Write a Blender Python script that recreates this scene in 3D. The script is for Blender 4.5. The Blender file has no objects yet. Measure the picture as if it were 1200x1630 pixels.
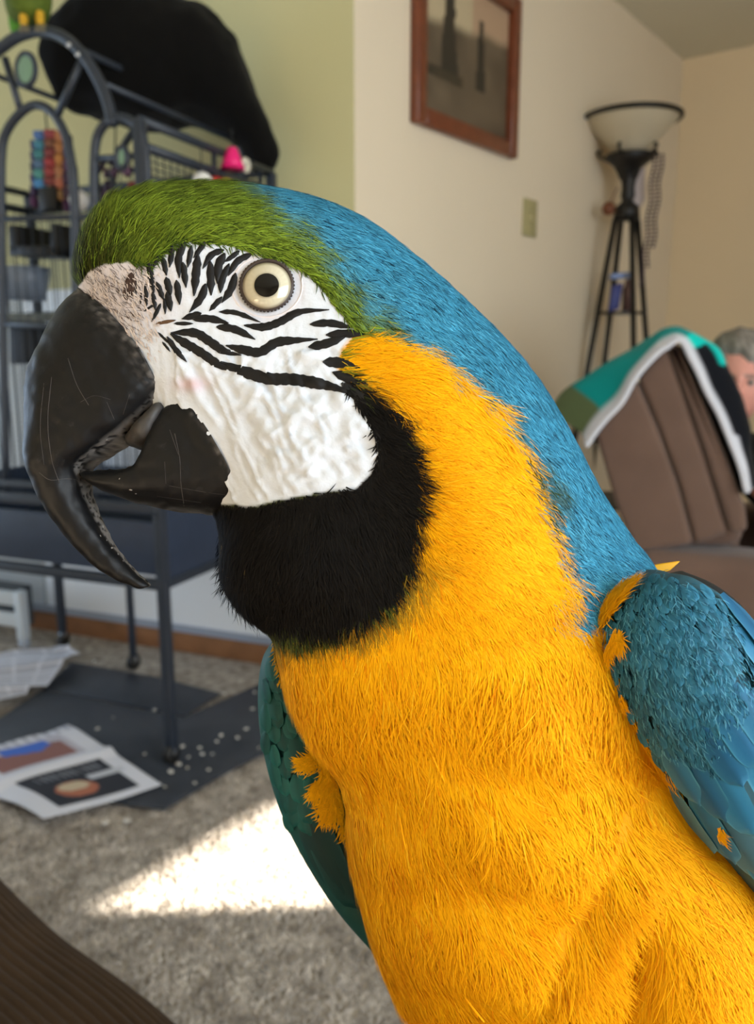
import bpy, bmesh, math, random
import numpy as np
from mathutils import Vector, Matrix, Euler
from mathutils.bvhtree import BVHTree

random.seed(7)
rng = np.random.default_rng(11)
scene = bpy.context.scene
col = scene.collection

# ------------------------------------------------------------------ camera
F_PX, CU, CV = 1310.0, 600.0, 815.0            # focal length and centre in a 1200 x 1630 frame
PITCH = math.atan(256.0 / 1310.0)              # horizon sits 256 px above the centre
CAM = np.array([0.0, 0.0, 1.0])
RIGHT = np.array([1.0, 0.0, 0.0])
FWD = np.array([0.0, math.cos(PITCH), -math.sin(PITCH)])
UP = np.array([0.0, math.sin(PITCH), math.cos(PITCH)])
cam_data = bpy.data.cameras.new('camera')
cam_data.sensor_fit = 'VERTICAL'
cam_data.sensor_height = 36.0
cam_data.lens = F_PX / 1630.0 * 36.0
cam_data.clip_start = 0.01
cam_data.dof.use_dof = True
cam_data.dof.focus_distance = 0.272
cam_data.dof.aperture_fstop = 13.0
cam = bpy.data.objects.new('camera', cam_data)
cam.location = Vector(CAM)
cam.rotation_euler = (math.pi / 2 - PITCH, 0, 0)
col.objects.link(cam)
scene.camera = cam

# ------------------------------------------------------------------ view and world
scene.view_settings.view_transform = 'Standard'
scene.view_settings.look = 'None'
scene.view_settings.gamma = 1.0
scene.view_settings.use_curve_mapping = False
scene.view_settings.exposure = -0.14
scene.cycles.use_denoising = True

world = bpy.data.worlds.new('world')
scene.world = world
world.use_nodes = True
bg = world.node_tree.nodes['Background']
bg.inputs[0].default_value = (0.55, 0.75, 1.0, 1)
bg.inputs[1].default_value = 1.0

# ------------------------------------------------------------------ room frame
HC = 2.44
A_WALL = math.radians(37.6)                    # heading of the picture wall
DW = np.array([math.sin(A_WALL), math.cos(A_WALL), 0.0])       # along the picture wall, away
DN = np.array([math.cos(A_WALL), -math.sin(A_WALL), 0.0])      # out of the picture wall, into the room
A_LEFT = math.radians(68.0)
DL = np.array([-math.sin(A_LEFT), math.cos(A_LEFT), 0.0])      # along the left wall, away to the left
DLN = np.array([-math.cos(A_LEFT), -math.sin(A_LEFT), 0.0])    # out of the left wall, into the room
UZ = np.array([0.0, 0.0, 1.0])

def pdir(u, v):
    return FWD + RIGHT * ((u - CU) / F_PX) - UP * ((v - CV) / F_PX)
def at(u, v, depth):
    """point seen at pixel (u, v) at a depth along the camera axis"""
    return CAM + pdir(u, v) * depth
def on_plane(u, v, o, n):
    d = pdir(u, v)
    return CAM + d * (np.dot(np.asarray(o) - CAM, n) / np.dot(d, n))
def on_z(u, v, z=0.0):
    return on_plane(u, v, (0, 0, z), UZ)
def at_y(u, v, y):
    return on_plane(u, v, (0, y, 0), np.array([0., 1., 0.]))
def px_of(P):
    q = np.asarray(P) - CAM
    d = q @ FWD
    return CU + F_PX * (q @ RIGHT) / d, CV - F_PX * (q @ UP) / d, d

C2 = on_z(1088, 95, HC)[:] * 1.0
C2[2] = 0                                      # far corner
# near (outside) corner: same wall, seen at u = 566
dd = pdir(566, 559)
s_ = np.linalg.solve(np.array([[DW[0], dd[0]], [DW[1], dd[1]]]), C2[:2])
C1 = C2 - DW * s_[0]
ROOM_W = 3.2
C3 = C2 + DN * ROOM_W                          # corner with the window wall

# sun: runs along -x; the patch tip on the carpet fixes its elevation from the window head
WIN_TOP, WIN_SILL = 2.08, 1.76
TIP = on_z(80, 1458, 0.0)
EDGE = on_z(530, 1446, 0.0)
sun_az = (TIP - EDGE); sun_az[2] = 0; sun_az /= np.linalg.norm(sun_az)
m = np.linalg.solve(np.array([[-DW[0], -sun_az[0]], [-DW[1], -sun_az[1]]]), (TIP - C3)[:2])
JAMB_S, RUN = m[0], -m[1]                      # position of the window's rear jamb along the wall, run of the ray
RUN = abs(np.linalg.norm((C3 - DW * JAMB_S - TIP)[:2]))
sun_dir = sun_az * RUN + np.array([0, 0, -WIN_TOP])
sun_dir /= np.linalg.norm(sun_dir)
sd = bpy.data.lights.new('sun', 'SUN')
sd.energy = 60.0
sd.angle = math.radians(0.8)
sd.color = (1.0, 0.93, 0.82)
sun = bpy.data.objects.new('sun', sd)
sun.rotation_euler = Vector(-sun_dir).to_track_quat('Z', 'Y').to_euler()
sun.location = (6, 1, 5)
col.objects.link(sun)

def window_light(name, c, n, w, h, power, colr):
    ld = bpy.data.lights.new(name, 'AREA')
    ld.shape = 'RECTANGLE'; ld.size = w; ld.size_y = h
    ld.energy = power; ld.color = colr
    o = bpy.data.objects.new(name, ld)
    z = Vector(-np.asarray(n)); y = Vector((0, 0, 1)); x = y.cross(z)
    o.matrix_world = Matrix.Translation(Vector(c)) @ Matrix((x, y, z)).transposed().to_4x4()
    col.objects.link(o)
    return o
REAR = 3.2                                     # how far the room runs behind the camera (along -DW from C3)
WINS = [  # wall position s (from C3 along -DW), width, sill, head
    (JAMB_S - 0.52, 0.52, WIN_SILL, WIN_TOP),
    (JAMB_S + 1.6, 2.0, 0.55, WIN_TOP),
]
for k, (s0, w, z0, z1) in enumerate(WINS):
    c = C3 - DW * (s0 + w / 2) - DN * 0.03 + UZ * (z0 + z1) / 2
    window_light('daylight_window', c, -DN, w, z1 - z0, (2, 72)[k], (0.86, 0.94, 1.0))
# window wall length and the rear wall with its own window
WW_LEN = 6.6
C4 = C3 - DW * WW_LEN                          # rear right corner
REAR_LEN = 6.2
C5 = C4 - DN * REAR_LEN
C0 = C1 + DL * 3.5
dS = C0 - C5; lS = np.linalg.norm(dS); dS /= lS
nS = np.array([dS[1], -dS[0], 0])
RW = (lS - 2.5, 2.0, 0.12, 1.95)               # glass door in the side wall, along it from C5
c = C5 + dS * (RW[0] + RW[1] / 2) + nS * 0.03 + UZ * (RW[2] + RW[3]) / 2
window_light('daylight_window', c, nS, RW[1], RW[3] - RW[2], 64, (0.58, 0.76, 1.0))

# ------------------------------------------------------------------ helpers
def link(o):
    col.objects.link(o)
    return o
def tag(o, label=None, cat=None, group=None, kind=None):
    if label: o['label'] = label
    if cat: o['category'] = cat
    if group: o['group'] = group
    if kind: o['kind'] = kind
    return o
def empty(name, loc, label, cat, group=None):
    o = bpy.data.objects.new(name, None)
    o.empty_display_size = 0.02
    o.location = Vector(loc)
    link(o)
    return tag(o, label, cat, group)
def mesh_obj(name, verts, faces, mat, parent=None, smooth=True, colors=None, cname='Col'):
    me = bpy.data.meshes.new(name)
    verts = np.asarray(verts, dtype=np.float32)
    if isinstance(faces, np.ndarray):
        nf, k = faces.shape
        me.vertices.add(len(verts)); me.vertices.foreach_set('co', verts.ravel())
        me.loops.add(nf * k); me.loops.foreach_set('vertex_index', faces.astype(np.int32).ravel())
        me.polygons.add(nf)
        me.polygons.foreach_set('loop_start', np.arange(0, nf * k, k, dtype=np.int32))
        me.update(calc_edges=True)
    else:
        me.from_pydata([tuple(map(float, v)) for v in verts], [], [tuple(int(i) for i in f) for f in faces])
    if colors is not None:
        a = me.color_attributes.new(cname, 'FLOAT_COLOR', 'POINT')
        c4 = np.ones((len(verts), 4), dtype=np.float32); c4[:, :3] = colors
        a.data.foreach_set('color', c4.ravel())
    if smooth:
        me.polygons.foreach_set('use_smooth', np.ones(len(me.polygons), dtype=bool))
    me.update()
    if mat: me.materials.append(mat)
    o = bpy.data.objects.new(name, me)
    link(o)
    if parent is not None:
        o.parent = parent
        o.matrix_parent_inverse = parent_world(parent).inverted()
    return o
def parent_world(p):
    m = p.matrix_basis.copy()
    if p.parent is not None:
        m = parent_world(p.parent) @ p.matrix_parent_inverse @ m
    return m
def adopt(o, parent):
    o.parent = parent
    o.matrix_parent_inverse = parent_world(parent).inverted()
    return o

class MB:
    """collects simple solids into one mesh"""
    def __init__(self): self.v, self.f = [], []
    def add(self, v, f):
        n = len(self.v); self.v += [tuple(map(float, p)) for p in v]; self.f += [tuple(i + n for i in q) for q in f]
        return self
    def box(self, o, ax, ay, az):
        """box from corner-centre o with half vectors"""
        o, ax, ay, az = map(np.asarray, (o, ax, ay, az))
        v = [o + sx * ax + sy * ay + sz * az for sx in (-1, 1) for sy in (-1, 1) for sz in (-1, 1)]
        return self.add(v, [(0, 1, 3, 2), (4, 6, 7, 5), (0, 4, 5, 1), (2, 3, 7, 6), (0, 2, 6, 4), (1, 5, 7, 3)])
    def tube(self, pts, r, n=8, closed=False):
        pts = [np.asarray(p, float) for p in pts]
        rs = r if hasattr(r, '__len__') else [r] * len(pts)
        base = len(self.v); m = len(pts)
        prev = None
        for i, p in enumerate(pts):
            if closed: t = pts[(i + 1) % m] - pts[i - 1]
            else: t = pts[min(i + 1, m - 1)] - pts[max(i - 1, 0)]
            t = t / (np.linalg.norm(t) + 1e-12)
            if prev is None:
                a = np.cross(t, UZ)
                if np.linalg.norm(a) < 1e-3: a = np.cross(t, RIGHT)
            else:
                a = prev - t * np.dot(prev, t)
            a /= np.linalg.norm(a); b = np.cross(t, a); prev = a
            for k in range(n):
                th = 2 * math.pi * k / n
                self.v.append(tuple(p + rs[i] * (a * math.cos(th) + b * math.sin(th))))
        for i in range(m if closed else m - 1):
            j = (i + 1) % m
            for k in range(n):
                l = (k + 1) % n
                self.f.append((base + i * n + k, base + i * n + l, base + j * n + l, base + j * n + k))
        if not closed:
            self.f.append(tuple(base + k for k in range(n))[::-1])
            self.f.append(tuple(base + (m - 1) * n + k for k in range(n)))
        return self
    def lathe(self, c, prof, n=24, axis=UZ, up=None):
        """prof: list of (r, h) along axis"""
        c = np.asarray(c, float); axis = np.asarray(axis, float)
        a = np.cross(axis, RIGHT if abs(axis[0]) < 0.9 else UZ); a /= np.linalg.norm(a); b = np.cross(axis, a)
        base = len(self.v)
        for r, h in prof:
            for k in range(n):
                th = 2 * math.pi * k / n
                self.v.append(tuple(c + axis * h + r * (a * math.cos(th) + b * math.sin(th))))
        for i in range(len(prof) - 1):
            for k in range(n):
                l = (k + 1) % n
                self.f.append((base + i * n + k, base + i * n + l, base + (i + 1) * n + l, base + (i + 1) * n + k))
        return self
    def ball(self, c, r, n=12, sq=(1, 1, 1)):
        c = np.asarray(c, float); sq = np.asarray(sq, float)
        m = n // 2; base = len(self.v)
        for i in range(m + 1):
            th = math.pi * i / m
            for k in range(n):
                ph = 2 * math.pi * k / n
                self.v.append(tuple(c + r * sq * np.array([math.sin(th) * math.cos(ph), math.sin(th) * math.sin(ph), math.cos(th)])))
        for i in range(m):
            for k in range(n):
                l = (k + 1) % n
                self.f.append((base + i * n + k, base + (i + 1) * n + k, base + (i + 1) * n + l, base + i * n + l))
        return self
    def prism(self, poly, d):
        """poly: closed list of 3-D points, pushed along d"""
        n = len(poly); d = np.asarray(d, float)
        v = [np.asarray(p, float) for p in poly] + [np.asarray(p, float) + d for p in poly]
        f = [tuple(range(n)), tuple(range(2 * n - 1, n - 1, -1))] + [(i, i + n, (i + 1) % n + n, (i + 1) % n) for i in range(n)]
        return self.add(v, f)
    def build(self, name, mat, parent=None, smooth=False, bevel=0, seg=2, sub=0):
        me = bpy.data.meshes.new(name)
        me.from_pydata(self.v, [], self.f)
        bm = bmesh.new(); bm.from_mesh(me)
        bmesh.ops.remove_doubles(bm, verts=bm.verts, dist=1e-6)
        bmesh.ops.recalc_face_normals(bm, faces=bm.faces)
        if bevel:
            es = [e for e in bm.edges if len(e.link_faces) == 2 and e.calc_face_angle(0) > 0.5]
            bmesh.ops.bevel(bm, geom=es, offset=bevel, segments=seg, profile=0.5, affect='EDGES')
        bm.to_mesh(me); bm.free()
        if smooth or bevel:
            me.polygons.foreach_set('use_smooth', np.ones(len(me.polygons), dtype=bool))
            if not smooth or bevel:
                try: me.set_sharp_from_angle(angle=math.radians(50))
                except Exception: pass
        me.materials.append(mat)
        o = bpy.data.objects.new(name, me)
        link(o)
        if parent is not None: adopt(o, parent)
        return o

# ---- materials
def srgb(r, g, b):
    f = lambda c: (c / 255 / 12.92) if c / 255 <= 0.04045 else ((c / 255 + 0.055) / 1.055) ** 2.4
    return np.array([f(r), f(g), f(b)])
def mat(name, colr=None, rough=0.6, spec=0.4, metal=0.0, attr=None, noise=None, bump=None, coat=0.0, trans=0.0, sheen=0.0, objvar=0.0):
    """colr: linear rgb; noise=(scale, amount, detail); bump=(scale, strength, distance)"""
    mt = bpy.data.materials.new(name); mt.use_nodes = True
    nt = mt.node_tree; b = nt.nodes['Principled BSDF']
    b.inputs['Roughness'].default_value = rough
    b.inputs['Specular IOR Level'].default_value = spec
    b.inputs['Metallic'].default_value = metal
    b.inputs['Coat Weight'].default_value = coat
    b.inputs['Coat Roughness'].default_value = 0.05
    b.inputs['Transmission Weight'].default_value = trans
    b.inputs['Sheen Weight'].default_value = sheen
    src = None
    if attr:
        a = nt.nodes.new('ShaderNodeAttribute'); a.attribute_name = attr; src = a.outputs['Color']
    else:
        rgb = nt.nodes.new('ShaderNodeRGB'); rgb.outputs[0].default_value = (*colr, 1); src = rgb.outputs[0]
    if noise or bump:
        tc = nt.nodes.new('ShaderNodeTexCoord')
    if noise:
        n = nt.nodes.new('ShaderNodeTexNoise'); n.inputs['Scale'].default_value = noise[0]; n.inputs['Detail'].default_value = noise[2] if len(noise) > 2 else 4
        nt.links.new(tc.outputs['Object'], n.inputs['Vector'])
        mr = nt.nodes.new('ShaderNodeMapRange'); mr.inputs['From Min'].default_value = 0.25; mr.inputs['From Max'].default_value = 0.75
        mr.inputs['To Min'].default_value = 1 - noise[1]; mr.inputs['To Max'].default_value = 1 + noise[1]
        nt.links.new(n.outputs[0], mr.inputs[0])
        mx = nt.nodes.new('ShaderNodeVectorMath'); mx.operation = 'SCALE'
        nt.links.new(src, mx.inputs[0]); nt.links.new(mr.outputs[0], mx.inputs['Scale']); src = mx.outputs[0]
    if objvar:
        oi = nt.nodes.new('ShaderNodeObjectInfo')
        mr = nt.nodes.new('ShaderNodeMapRange'); mr.inputs['To Min'].default_value = 1 - objvar; mr.inputs['To Max'].default_value = 1 + objvar
        nt.links.new(oi.outputs['Random'], mr.inputs[0])
        mx = nt.nodes.new('ShaderNodeVectorMath'); mx.operation = 'SCALE'
        nt.links.new(src, mx.inputs[0]); nt.links.new(mr.outputs[0], mx.inputs['Scale']); src = mx.outputs[0]
    nt.links.new(src, b.inputs['Base Color'])
    if bump:
        n = nt.nodes.new('ShaderNodeTexNoise'); n.inputs['Scale'].default_value = bump[0]; n.inputs['Detail'].default_value = 6
        nt.links.new(tc.outputs['Object'], n.inputs['Vector'])
        bp = nt.nodes.new('ShaderNodeBump'); bp.inputs['Strength'].default_value = bump[1]; bp.inputs['Distance'].default_value = bump[2]
        nt.links.new(n.outputs[0], bp.inputs['Height']); nt.links.new(bp.outputs[0], b.inputs['Normal'])
    return mt

def crom(P, t):
    """Catmull-Rom through rows of P (k, ...) at params t in 0..1"""
    P = np.asarray(P, float); k = len(P); t = np.asarray(t, float) * (k - 1)
    i = np.clip(np.floor(t).astype(int), 0, k - 2); f = t - i
    g = lambda j: P[np.clip(j, 0, k - 1)]
    sh = (len(t),) + (1,) * (P.ndim - 1); f = f.reshape(sh)
    p0, p1, p2, p3 = g(i - 1), g(i), g(i + 1), g(i + 2)
    p0 = np.where((i == 0).reshape(sh), 2 * p1 - p2, p0)
    p3 = np.where((i == k - 2).reshape(sh), 2 * p2 - p1, p3)
    return 0.5 * ((2 * p1) + (-p0 + p2) * f + (2 * p0 - 5 * p1 + 4 * p2 - p3) * f ** 2 + (-p0 + 3 * p1 - 3 * p2 + p3) * f ** 3)

class Loft:
    """rings: (outline points across the thing, half thickness in m, depth of its middle plane, n at start, n at end).
    A ring runs across the visible face from one outline point to the other; thickness is added both ways along the view axis."""
    def __init__(self, rings, ns, nphi, tpow=1.0):
        L = []
        for pts, T, dc, n0, n1 in rings:
            q = np.asarray(pts, float)
            seg = np.r_[0, np.cumsum(np.linalg.norm(np.diff(q, axis=0), axis=1))]; seg /= seg[-1]
            tt = np.linspace(0, 1, 17)
            if len(q) > 2:
                fine = crom(q, np.linspace(0, 1, 60)); sg = np.r_[0, np.cumsum(np.linalg.norm(np.diff(fine, axis=0), axis=1))]; sg /= sg[-1]
                qq = np.stack([np.interp(tt, sg, fine[:, c]) for c in (0, 1)], 1)
            else:
                qq = np.stack([np.interp(tt, seg, q[:, c]) for c in (0, 1)], 1)
            L.append(np.concatenate([qq.ravel(), [T, dc, n0, n1]]))
        L = crom(np.array(L), np.linspace(0, 1, ns))
        self.ns, self.nphi = ns, nphi
        ph = np.arange(nphi) / nphi * 2 * math.pi
        s = -np.cos(ph)                                    # -1 start .. 1 end
        lat = L[:, :34].reshape(ns, 17, 2)
        tt = (s + 1) / 2 * 16
        i = np.clip(np.floor(tt).astype(int), 0, 15); f = (tt - i)[None, :, None]
        uv = lat[:, i] * (1 - f) + lat[:, i + 1] * f       # ns, nphi, 2
        T, dc, n0, n1 = (L[:, 34 + j][:, None] for j in range(4))
        n = np.where(s[None] < 0, n0, n1)
        t = T * np.power(np.clip(1 - np.abs(s[None]) ** n, 0, 1), 1 / n) * np.where(np.sin(ph) >= 0, -1, 1)[None]
        self.uv, self.s = uv, s
        dirs = FWD + RIGHT * ((uv[..., 0:1] - CU) / F_PX) - UP * ((uv[..., 1:2] - CV) / F_PX)
        self.P = CAM + dirs * dc[..., None] + FWD * t[..., None]
        self.front = np.broadcast_to(np.sin(ph)[None] >= 0, (ns, nphi))
    def faces(self):
        a = np.arange(self.ns - 1)[:, None] * self.nphi; k = np.arange(self.nphi)[None]; l = (k + 1) % self.nphi
        q = np.stack([a + k, a + self.nphi + k, a + self.nphi + l, a + l], -1).reshape(-1, 4)
        return q
    def normals(self):
        P = self.P
        du = np.gradient(P, axis=0); dv = np.roll(P, -1, 1) - np.roll(P, 1, 1)
        n = np.cross(dv, du); n /= np.linalg.norm(n, axis=-1, keepdims=True) + 1e-12
        # outward: away from the ring's middle
        c = P.mean(1, keepdims=True)
        sg = np.sign((n * (P - c)).sum(-1).mean()); return n * (sg if sg else 1)
    def obj(self, name, mt, parent=None, colors=None, caps=True):
        V = self.P.reshape(-1, 3); f = self.faces()
        if caps:
            V = np.vstack([V, self.P[0].mean(0), self.P[-1].mean(0)])
            k = np.arange(self.nphi); l = (k + 1) % self.nphi; e = (self.ns - 1) * self.nphi
            c0 = np.stack([k, l, np.full_like(k, len(V) - 2), np.full_like(k, len(V) - 2)], -1)
            F = [tuple(q) for q in f]
            F += [(int(b), int(a), len(V) - 2) for a, b in zip(l, k)] + [(int(a), int(b), len(V) - 1) for a, b in zip(e + l, e + k)]
            if colors is not None: colors = np.vstack([colors.reshape(-1, 3), colors.reshape(self.ns, -1, 3)[0].mean(0), colors.reshape(self.ns, -1, 3)[-1].mean(0)])
            o = mesh_obj(name, V, F, mt, parent, True, colors)
        else:
            o = mesh_obj(name, V, f, mt, parent, True, None if colors is None else colors.reshape(-1, 3))
        bm = bmesh.new(); bm.from_mesh(o.data); bmesh.ops.recalc_face_normals(bm, faces=bm.faces); bm.to_mesh(o.data); bm.free()
        return o

def vnoise(P, scale, seed=0):
    """cheap smooth value noise at points (n, 3), -1..1"""
    p = np.asarray(P, float) * scale + seed * 17.31
    i = np.floor(p).astype(np.int64); f = p - i; f = f * f * (3 - 2 * f)
    def h(a):
        x = (a[..., 0] * 374761393 + a[..., 1] * 668265263 + a[..., 2] * 2147483647 + seed * 974711) & 0xffffffff
        x = ((x ^ (x >> 13)) * 1274126177) & 0xffffffff
        return ((x ^ (x >> 16)) & 0xffff) / 32767.5 - 1
    r = 0
    for dx in (0, 1):
        for dy in (0, 1):
            for dz in (0, 1):
                w = (f[..., 0] if dx else 1 - f[..., 0]) * (f[..., 1] if dy else 1 - f[..., 1]) * (f[..., 2] if dz else 1 - f[..., 2])
                r = r + w * h(i + np.array([dx, dy, dz]))
    return r
def sdf(poly, u, v):
    """signed distance to a polygon in pixels, negative inside"""
    poly = np.asarray(poly, float); u = np.asarray(u, float); v = np.asarray(v, float)
    d = np.full(u.shape, 1e9); inside = np.zeros(u.shape, bool)
    for a, b in zip(poly, np.roll(poly, -1, 0)):
        e = b - a; t = np.clip(((u - a[0]) * e[0] + (v - a[1]) * e[1]) / (e @ e), 0, 1)
        d = np.minimum(d, np.hypot(u - a[0] - t * e[0], v - a[1] - t * e[1]))
        c = ((a[1] > v) != (b[1] > v)) & (u < (b[0] - a[0]) * (v - a[1]) / (b[1] - a[1] + 1e-12) + a[0])
        inside ^= c
    return np.where(inside, -d, d)
def smooth(a, b, x):
    t = np.clip((x - a) / (b - a), 0, 1); return t * t * (3 - 2 * t)
# ------------------------------------------------------------------ setting
def wall_mat(name, rgb):
    return mat(name, srgb(*rgb), rough=0.85, spec=0.15, noise=(1.3, 0.03, 3), bump=(220, 0.12, 0.002))
M_cream = wall_mat('cream_paint', (230, 214, 188))
M_tan = wall_mat('tan_paint', (234, 212, 176))
M_cream_bounce = wall_mat('cream_green_bounce', (202, 196, 150))  # cream wall with greenish bounce light mixed into its colour
M_ceil = wall_mat('ceiling_paint', (218, 212, 192))
M_white = mat('white_gloss_paint', srgb(236, 238, 240), rough=0.45)
M_wood = mat('base_wood', srgb(134, 92, 60), rough=0.5, noise=(14, 0.2))
M_dark_metal = mat('dark_powder_coat', srgb(40, 47, 58), rough=0.42, spec=0.5, noise=(40, 0.12))
M_black = mat('black_metal', srgb(24, 22, 20), rough=0.45)

def walled(name, A, d, length, n_in, mt, holes=(), thick=0.04):
    """wall from A along d; n_in points into the room; holes (s0, w, z0, z1)"""
    mb = MB(); t = -np.asarray(n_in) * thick / 2
    def blk(s0, s1, z0, z1):
        if s1 - s0 < 1e-4 or z1 - z0 < 1e-4: return
        mb.box(A + d * (s0 + s1) / 2 + t + UZ * (z0 + z1) / 2, d * (s1 - s0) / 2, t, UZ * (z1 - z0) / 2)
    s = 0.0
    for s0, w, z0, z1 in sorted(holes):
        blk(s, s0, 0, HC); blk(s0, s0 + w, 0, z0); blk(s0, s0 + w, z1, HC); s = s0 + w
    blk(s, length, 0, HC)
    return tag(mb.build(name, mt), kind='structure')
LEFT_LEN = 3.5
walled('wall_right', C1, DW, np.linalg.norm(C2 - C1), DN, M_cream)
walled('wall_back', C2, DN, ROOM_W, -DW, M_tan)
walled('wall_left', C1, DL, LEFT_LEN, DLN, M_cream_bounce)
walled('wall_window', C3, -DW, WW_LEN, -DN, M_cream, WINS)
walled('wall_rear', C4, -DN, REAR_LEN, DW, M_cream)
walled('wall_side', C5, dS, lS, nS, M_cream, [RW])

outline = [C1, C2, C3, C4, C5, C0]
def slab(name, z0, z1, mt):
    mb = MB(); mb.prism([np.array([p[0], p[1], z0]) for p in outline], UZ * (z1 - z0))
    return tag(mb.build(name, mt), kind='structure')
# carpet: procedural mottled loop pile
M_carpet = bpy.data.materials.new('carpet'); M_carpet.use_nodes = True
nt = M_carpet.node_tree; b = nt.nodes['Principled BSDF']; b.inputs['Roughness'].default_value = 0.95; b.inputs['Specular IOR Level'].default_value = 0.1
tc = nt.nodes.new('ShaderNodeTexCoord')
n1 = nt.nodes.new('ShaderNodeTexNoise'); n1.inputs['Scale'].default_value = 34; n1.inputs['Detail'].default_value = 5; n1.inputs['Roughness'].default_value = 0.65
cr = nt.nodes.new('ShaderNodeValToRGB')
cr.color_ramp.elements[0].position = 0.3; cr.color_ramp.elements[0].color = (*srgb(112, 102, 92), 1)
cr.color_ramp.elements[1].position = 0.68; cr.color_ramp.elements[1].color = (*srgb(196, 184, 168), 1)
nt.links.new(tc.outputs['Object'], n1.inputs['Vector']); nt.links.new(n1.outputs[0], cr.inputs[0]); nt.links.new(cr.outputs[0], b.inputs['Base Color'])
bp = nt.nodes.new('ShaderNodeBump'); bp.inputs['Strength'].default_value = 0.8; bp.inputs['Distance'].default_value = 0.006
n2 = nt.nodes.new('ShaderNodeTexNoise'); n2.inputs['Scale'].default_value = 120; n2.inputs['Detail'].default_value = 3
nt.links.new(tc.outputs['Object'], n2.inputs['Vector']); nt.links.new(n2.outputs[0], bp.inputs['Height']); nt.links.new(bp.outputs[0], b.inputs['Normal'])
slab('floor', -0.1, 0.0, M_carpet)
slab('ceiling', HC, HC + 0.1, M_ceil)
# base trims
mb = MB(); mb.box(C1 + DL * LEFT_LEN / 2 + DLN * 0.008 + UZ * 0.035, DL * LEFT_LEN / 2, DLN * 0.008, UZ * 0.035)
tag(mb.build('baseboard_left', M_wood, bevel=0.004), kind='structure')
mb = MB(); mb.box((C1 + C2) / 2 + DN * 0.008 + UZ * 0.035, (C2 - C1) / 2, DN * 0.008, UZ * 0.035)
tag(mb.build('baseboard_right', M_wood, bevel=0.004), kind='structure')
# added pale boards standing in for blue window light on the lower left wall
trim = MB(); trim.box(C1 + DL * 0.62 + DLN * 0.006 + UZ * 0.64, DL * 0.60, DLN * 0.005, UZ * 0.56)
tag(trim.build('lit_wall_board_1', M_white, bevel=0.002), kind='structure')
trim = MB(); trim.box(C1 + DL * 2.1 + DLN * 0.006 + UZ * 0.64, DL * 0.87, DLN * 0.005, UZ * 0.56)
tag(trim.build('lit_wall_board_2', mat('lit_wall_grey_white', srgb(206, 214, 220), rough=0.5), bevel=0.002), kind='structure')
trim = MB(); trim.box(C1 + DL * 1.5 + DLN * 0.011 + UZ * 0.085, DL * 1.48, DLN * 0.009, UZ * 0.012)
tag(trim.build('trim_3', mat('grey_trim', srgb(150, 158, 172), rough=0.4)), kind='structure')
# windows
M_glass = bpy.data.materials.new('window_glass'); M_glass.use_nodes = True
nt = M_glass.node_tree; nt.nodes.remove(nt.nodes['Principled BSDF'])
tr = nt.nodes.new('ShaderNodeBsdfTransparent'); gl = nt.nodes.new('ShaderNodeBsdfGlossy'); gl.inputs['Roughness'].default_value = 0.02
mx = nt.nodes.new('ShaderNodeMixShader'); mx.inputs[0].default_value = 0.05
nt.links.new(tr.outputs[0], mx.inputs[1]); nt.links.new(gl.outputs[0], mx.inputs[2]); nt.links.new(mx.outputs[0], nt.nodes['Material Output'].inputs[0])
def window(name, A, d, n_in, s0, w, z0, z1):
    mb = MB(); c = A + d * (s0 + w / 2) - n_in * 0.02 + UZ * (z0 + z1) / 2; hw, hh = w / 2, (z1 - z0) / 2
    for sg in (-1, 1):
        mb.box(c + d * sg * (hw - 0.01), d * 0.01, n_in * 0.015, UZ * hh)
        mb.box(c + UZ * sg * (hh - 0.01), d * hw, n_in * 0.015, UZ * 0.01)
    fr = tag(mb.build(name, M_white), kind='structure')
    p = MB(); p.box(c, d * (hw - 0.04), n_in * 0.002, UZ * (hh - 0.04)); p.build('pane', M_glass, fr)
window('window_1', C3, -DW, -DN, *WINS[0])
window('window_2', C3, -DW, -DN, *WINS[1])
window('window_3', C5, dS, nS, *RW)

# carpet pile where the camera looks at it
def carpet_pile():
    n = 62000
    x = rng.uniform(-1.0, 0.55, n); y = rng.uniform(0.95, 2.25, n)
    z = np.zeros(n)
    l = rng.uniform(0.007, 0.013, n); w = rng.uniform(0.0022, 0.0036, n)
    th = rng.uniform(0, 2 * math.pi, n)
    cl = vnoise(np.stack([x, y, z], 1), 22, 3)
    lean = 0.006 * np.stack([np.cos(th + cl * 3), np.sin(th + cl * 3)], 1) + 0.004 * np.stack([cl, -cl], 1)
    V = np.zeros((n, 4, 3), np.float32)
    for k in range(3):
        a = th + k * 2.094
        V[:, k] = np.stack([x + w * np.cos(a), y + w * np.sin(a), z], 1)
    V[:, 3] = np.stack([x + lean[:, 0], y + lean[:, 1], l * (0.8 + 0.3 * cl)], 1)
    b0 = (np.arange(n) * 4)[:, None]
    F = np.concatenate([b0 + np.array([0, 1, 3]), b0 + np.array([1, 2, 3]), b0 + np.array([2, 0, 3])])
    base = np.array([srgb(148, 138, 128), srgb(222, 211, 198)])
    k = np.clip(0.5 + 0.55 * vnoise(np.stack([x, y, z], 1), 30, 5) + 0.35 * vnoise(np.stack([x, y, z], 1), 75, 6) + rng.normal(0, 0.12, n), 0, 1)[:, None]
    c = np.repeat(base[0] * (1 - k) + base[1] * k, 4, 0)
    o = mesh_obj('carpet_pile', V.reshape(-1, 3), F, mat('carpet_yarn', attr='Col', rough=0.95, spec=0.1), None, False, c)
    tag(o, 'mottled beige grey carpet pile covering the floor', 'carpet', kind='stuff')
carpet_pile()
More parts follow.
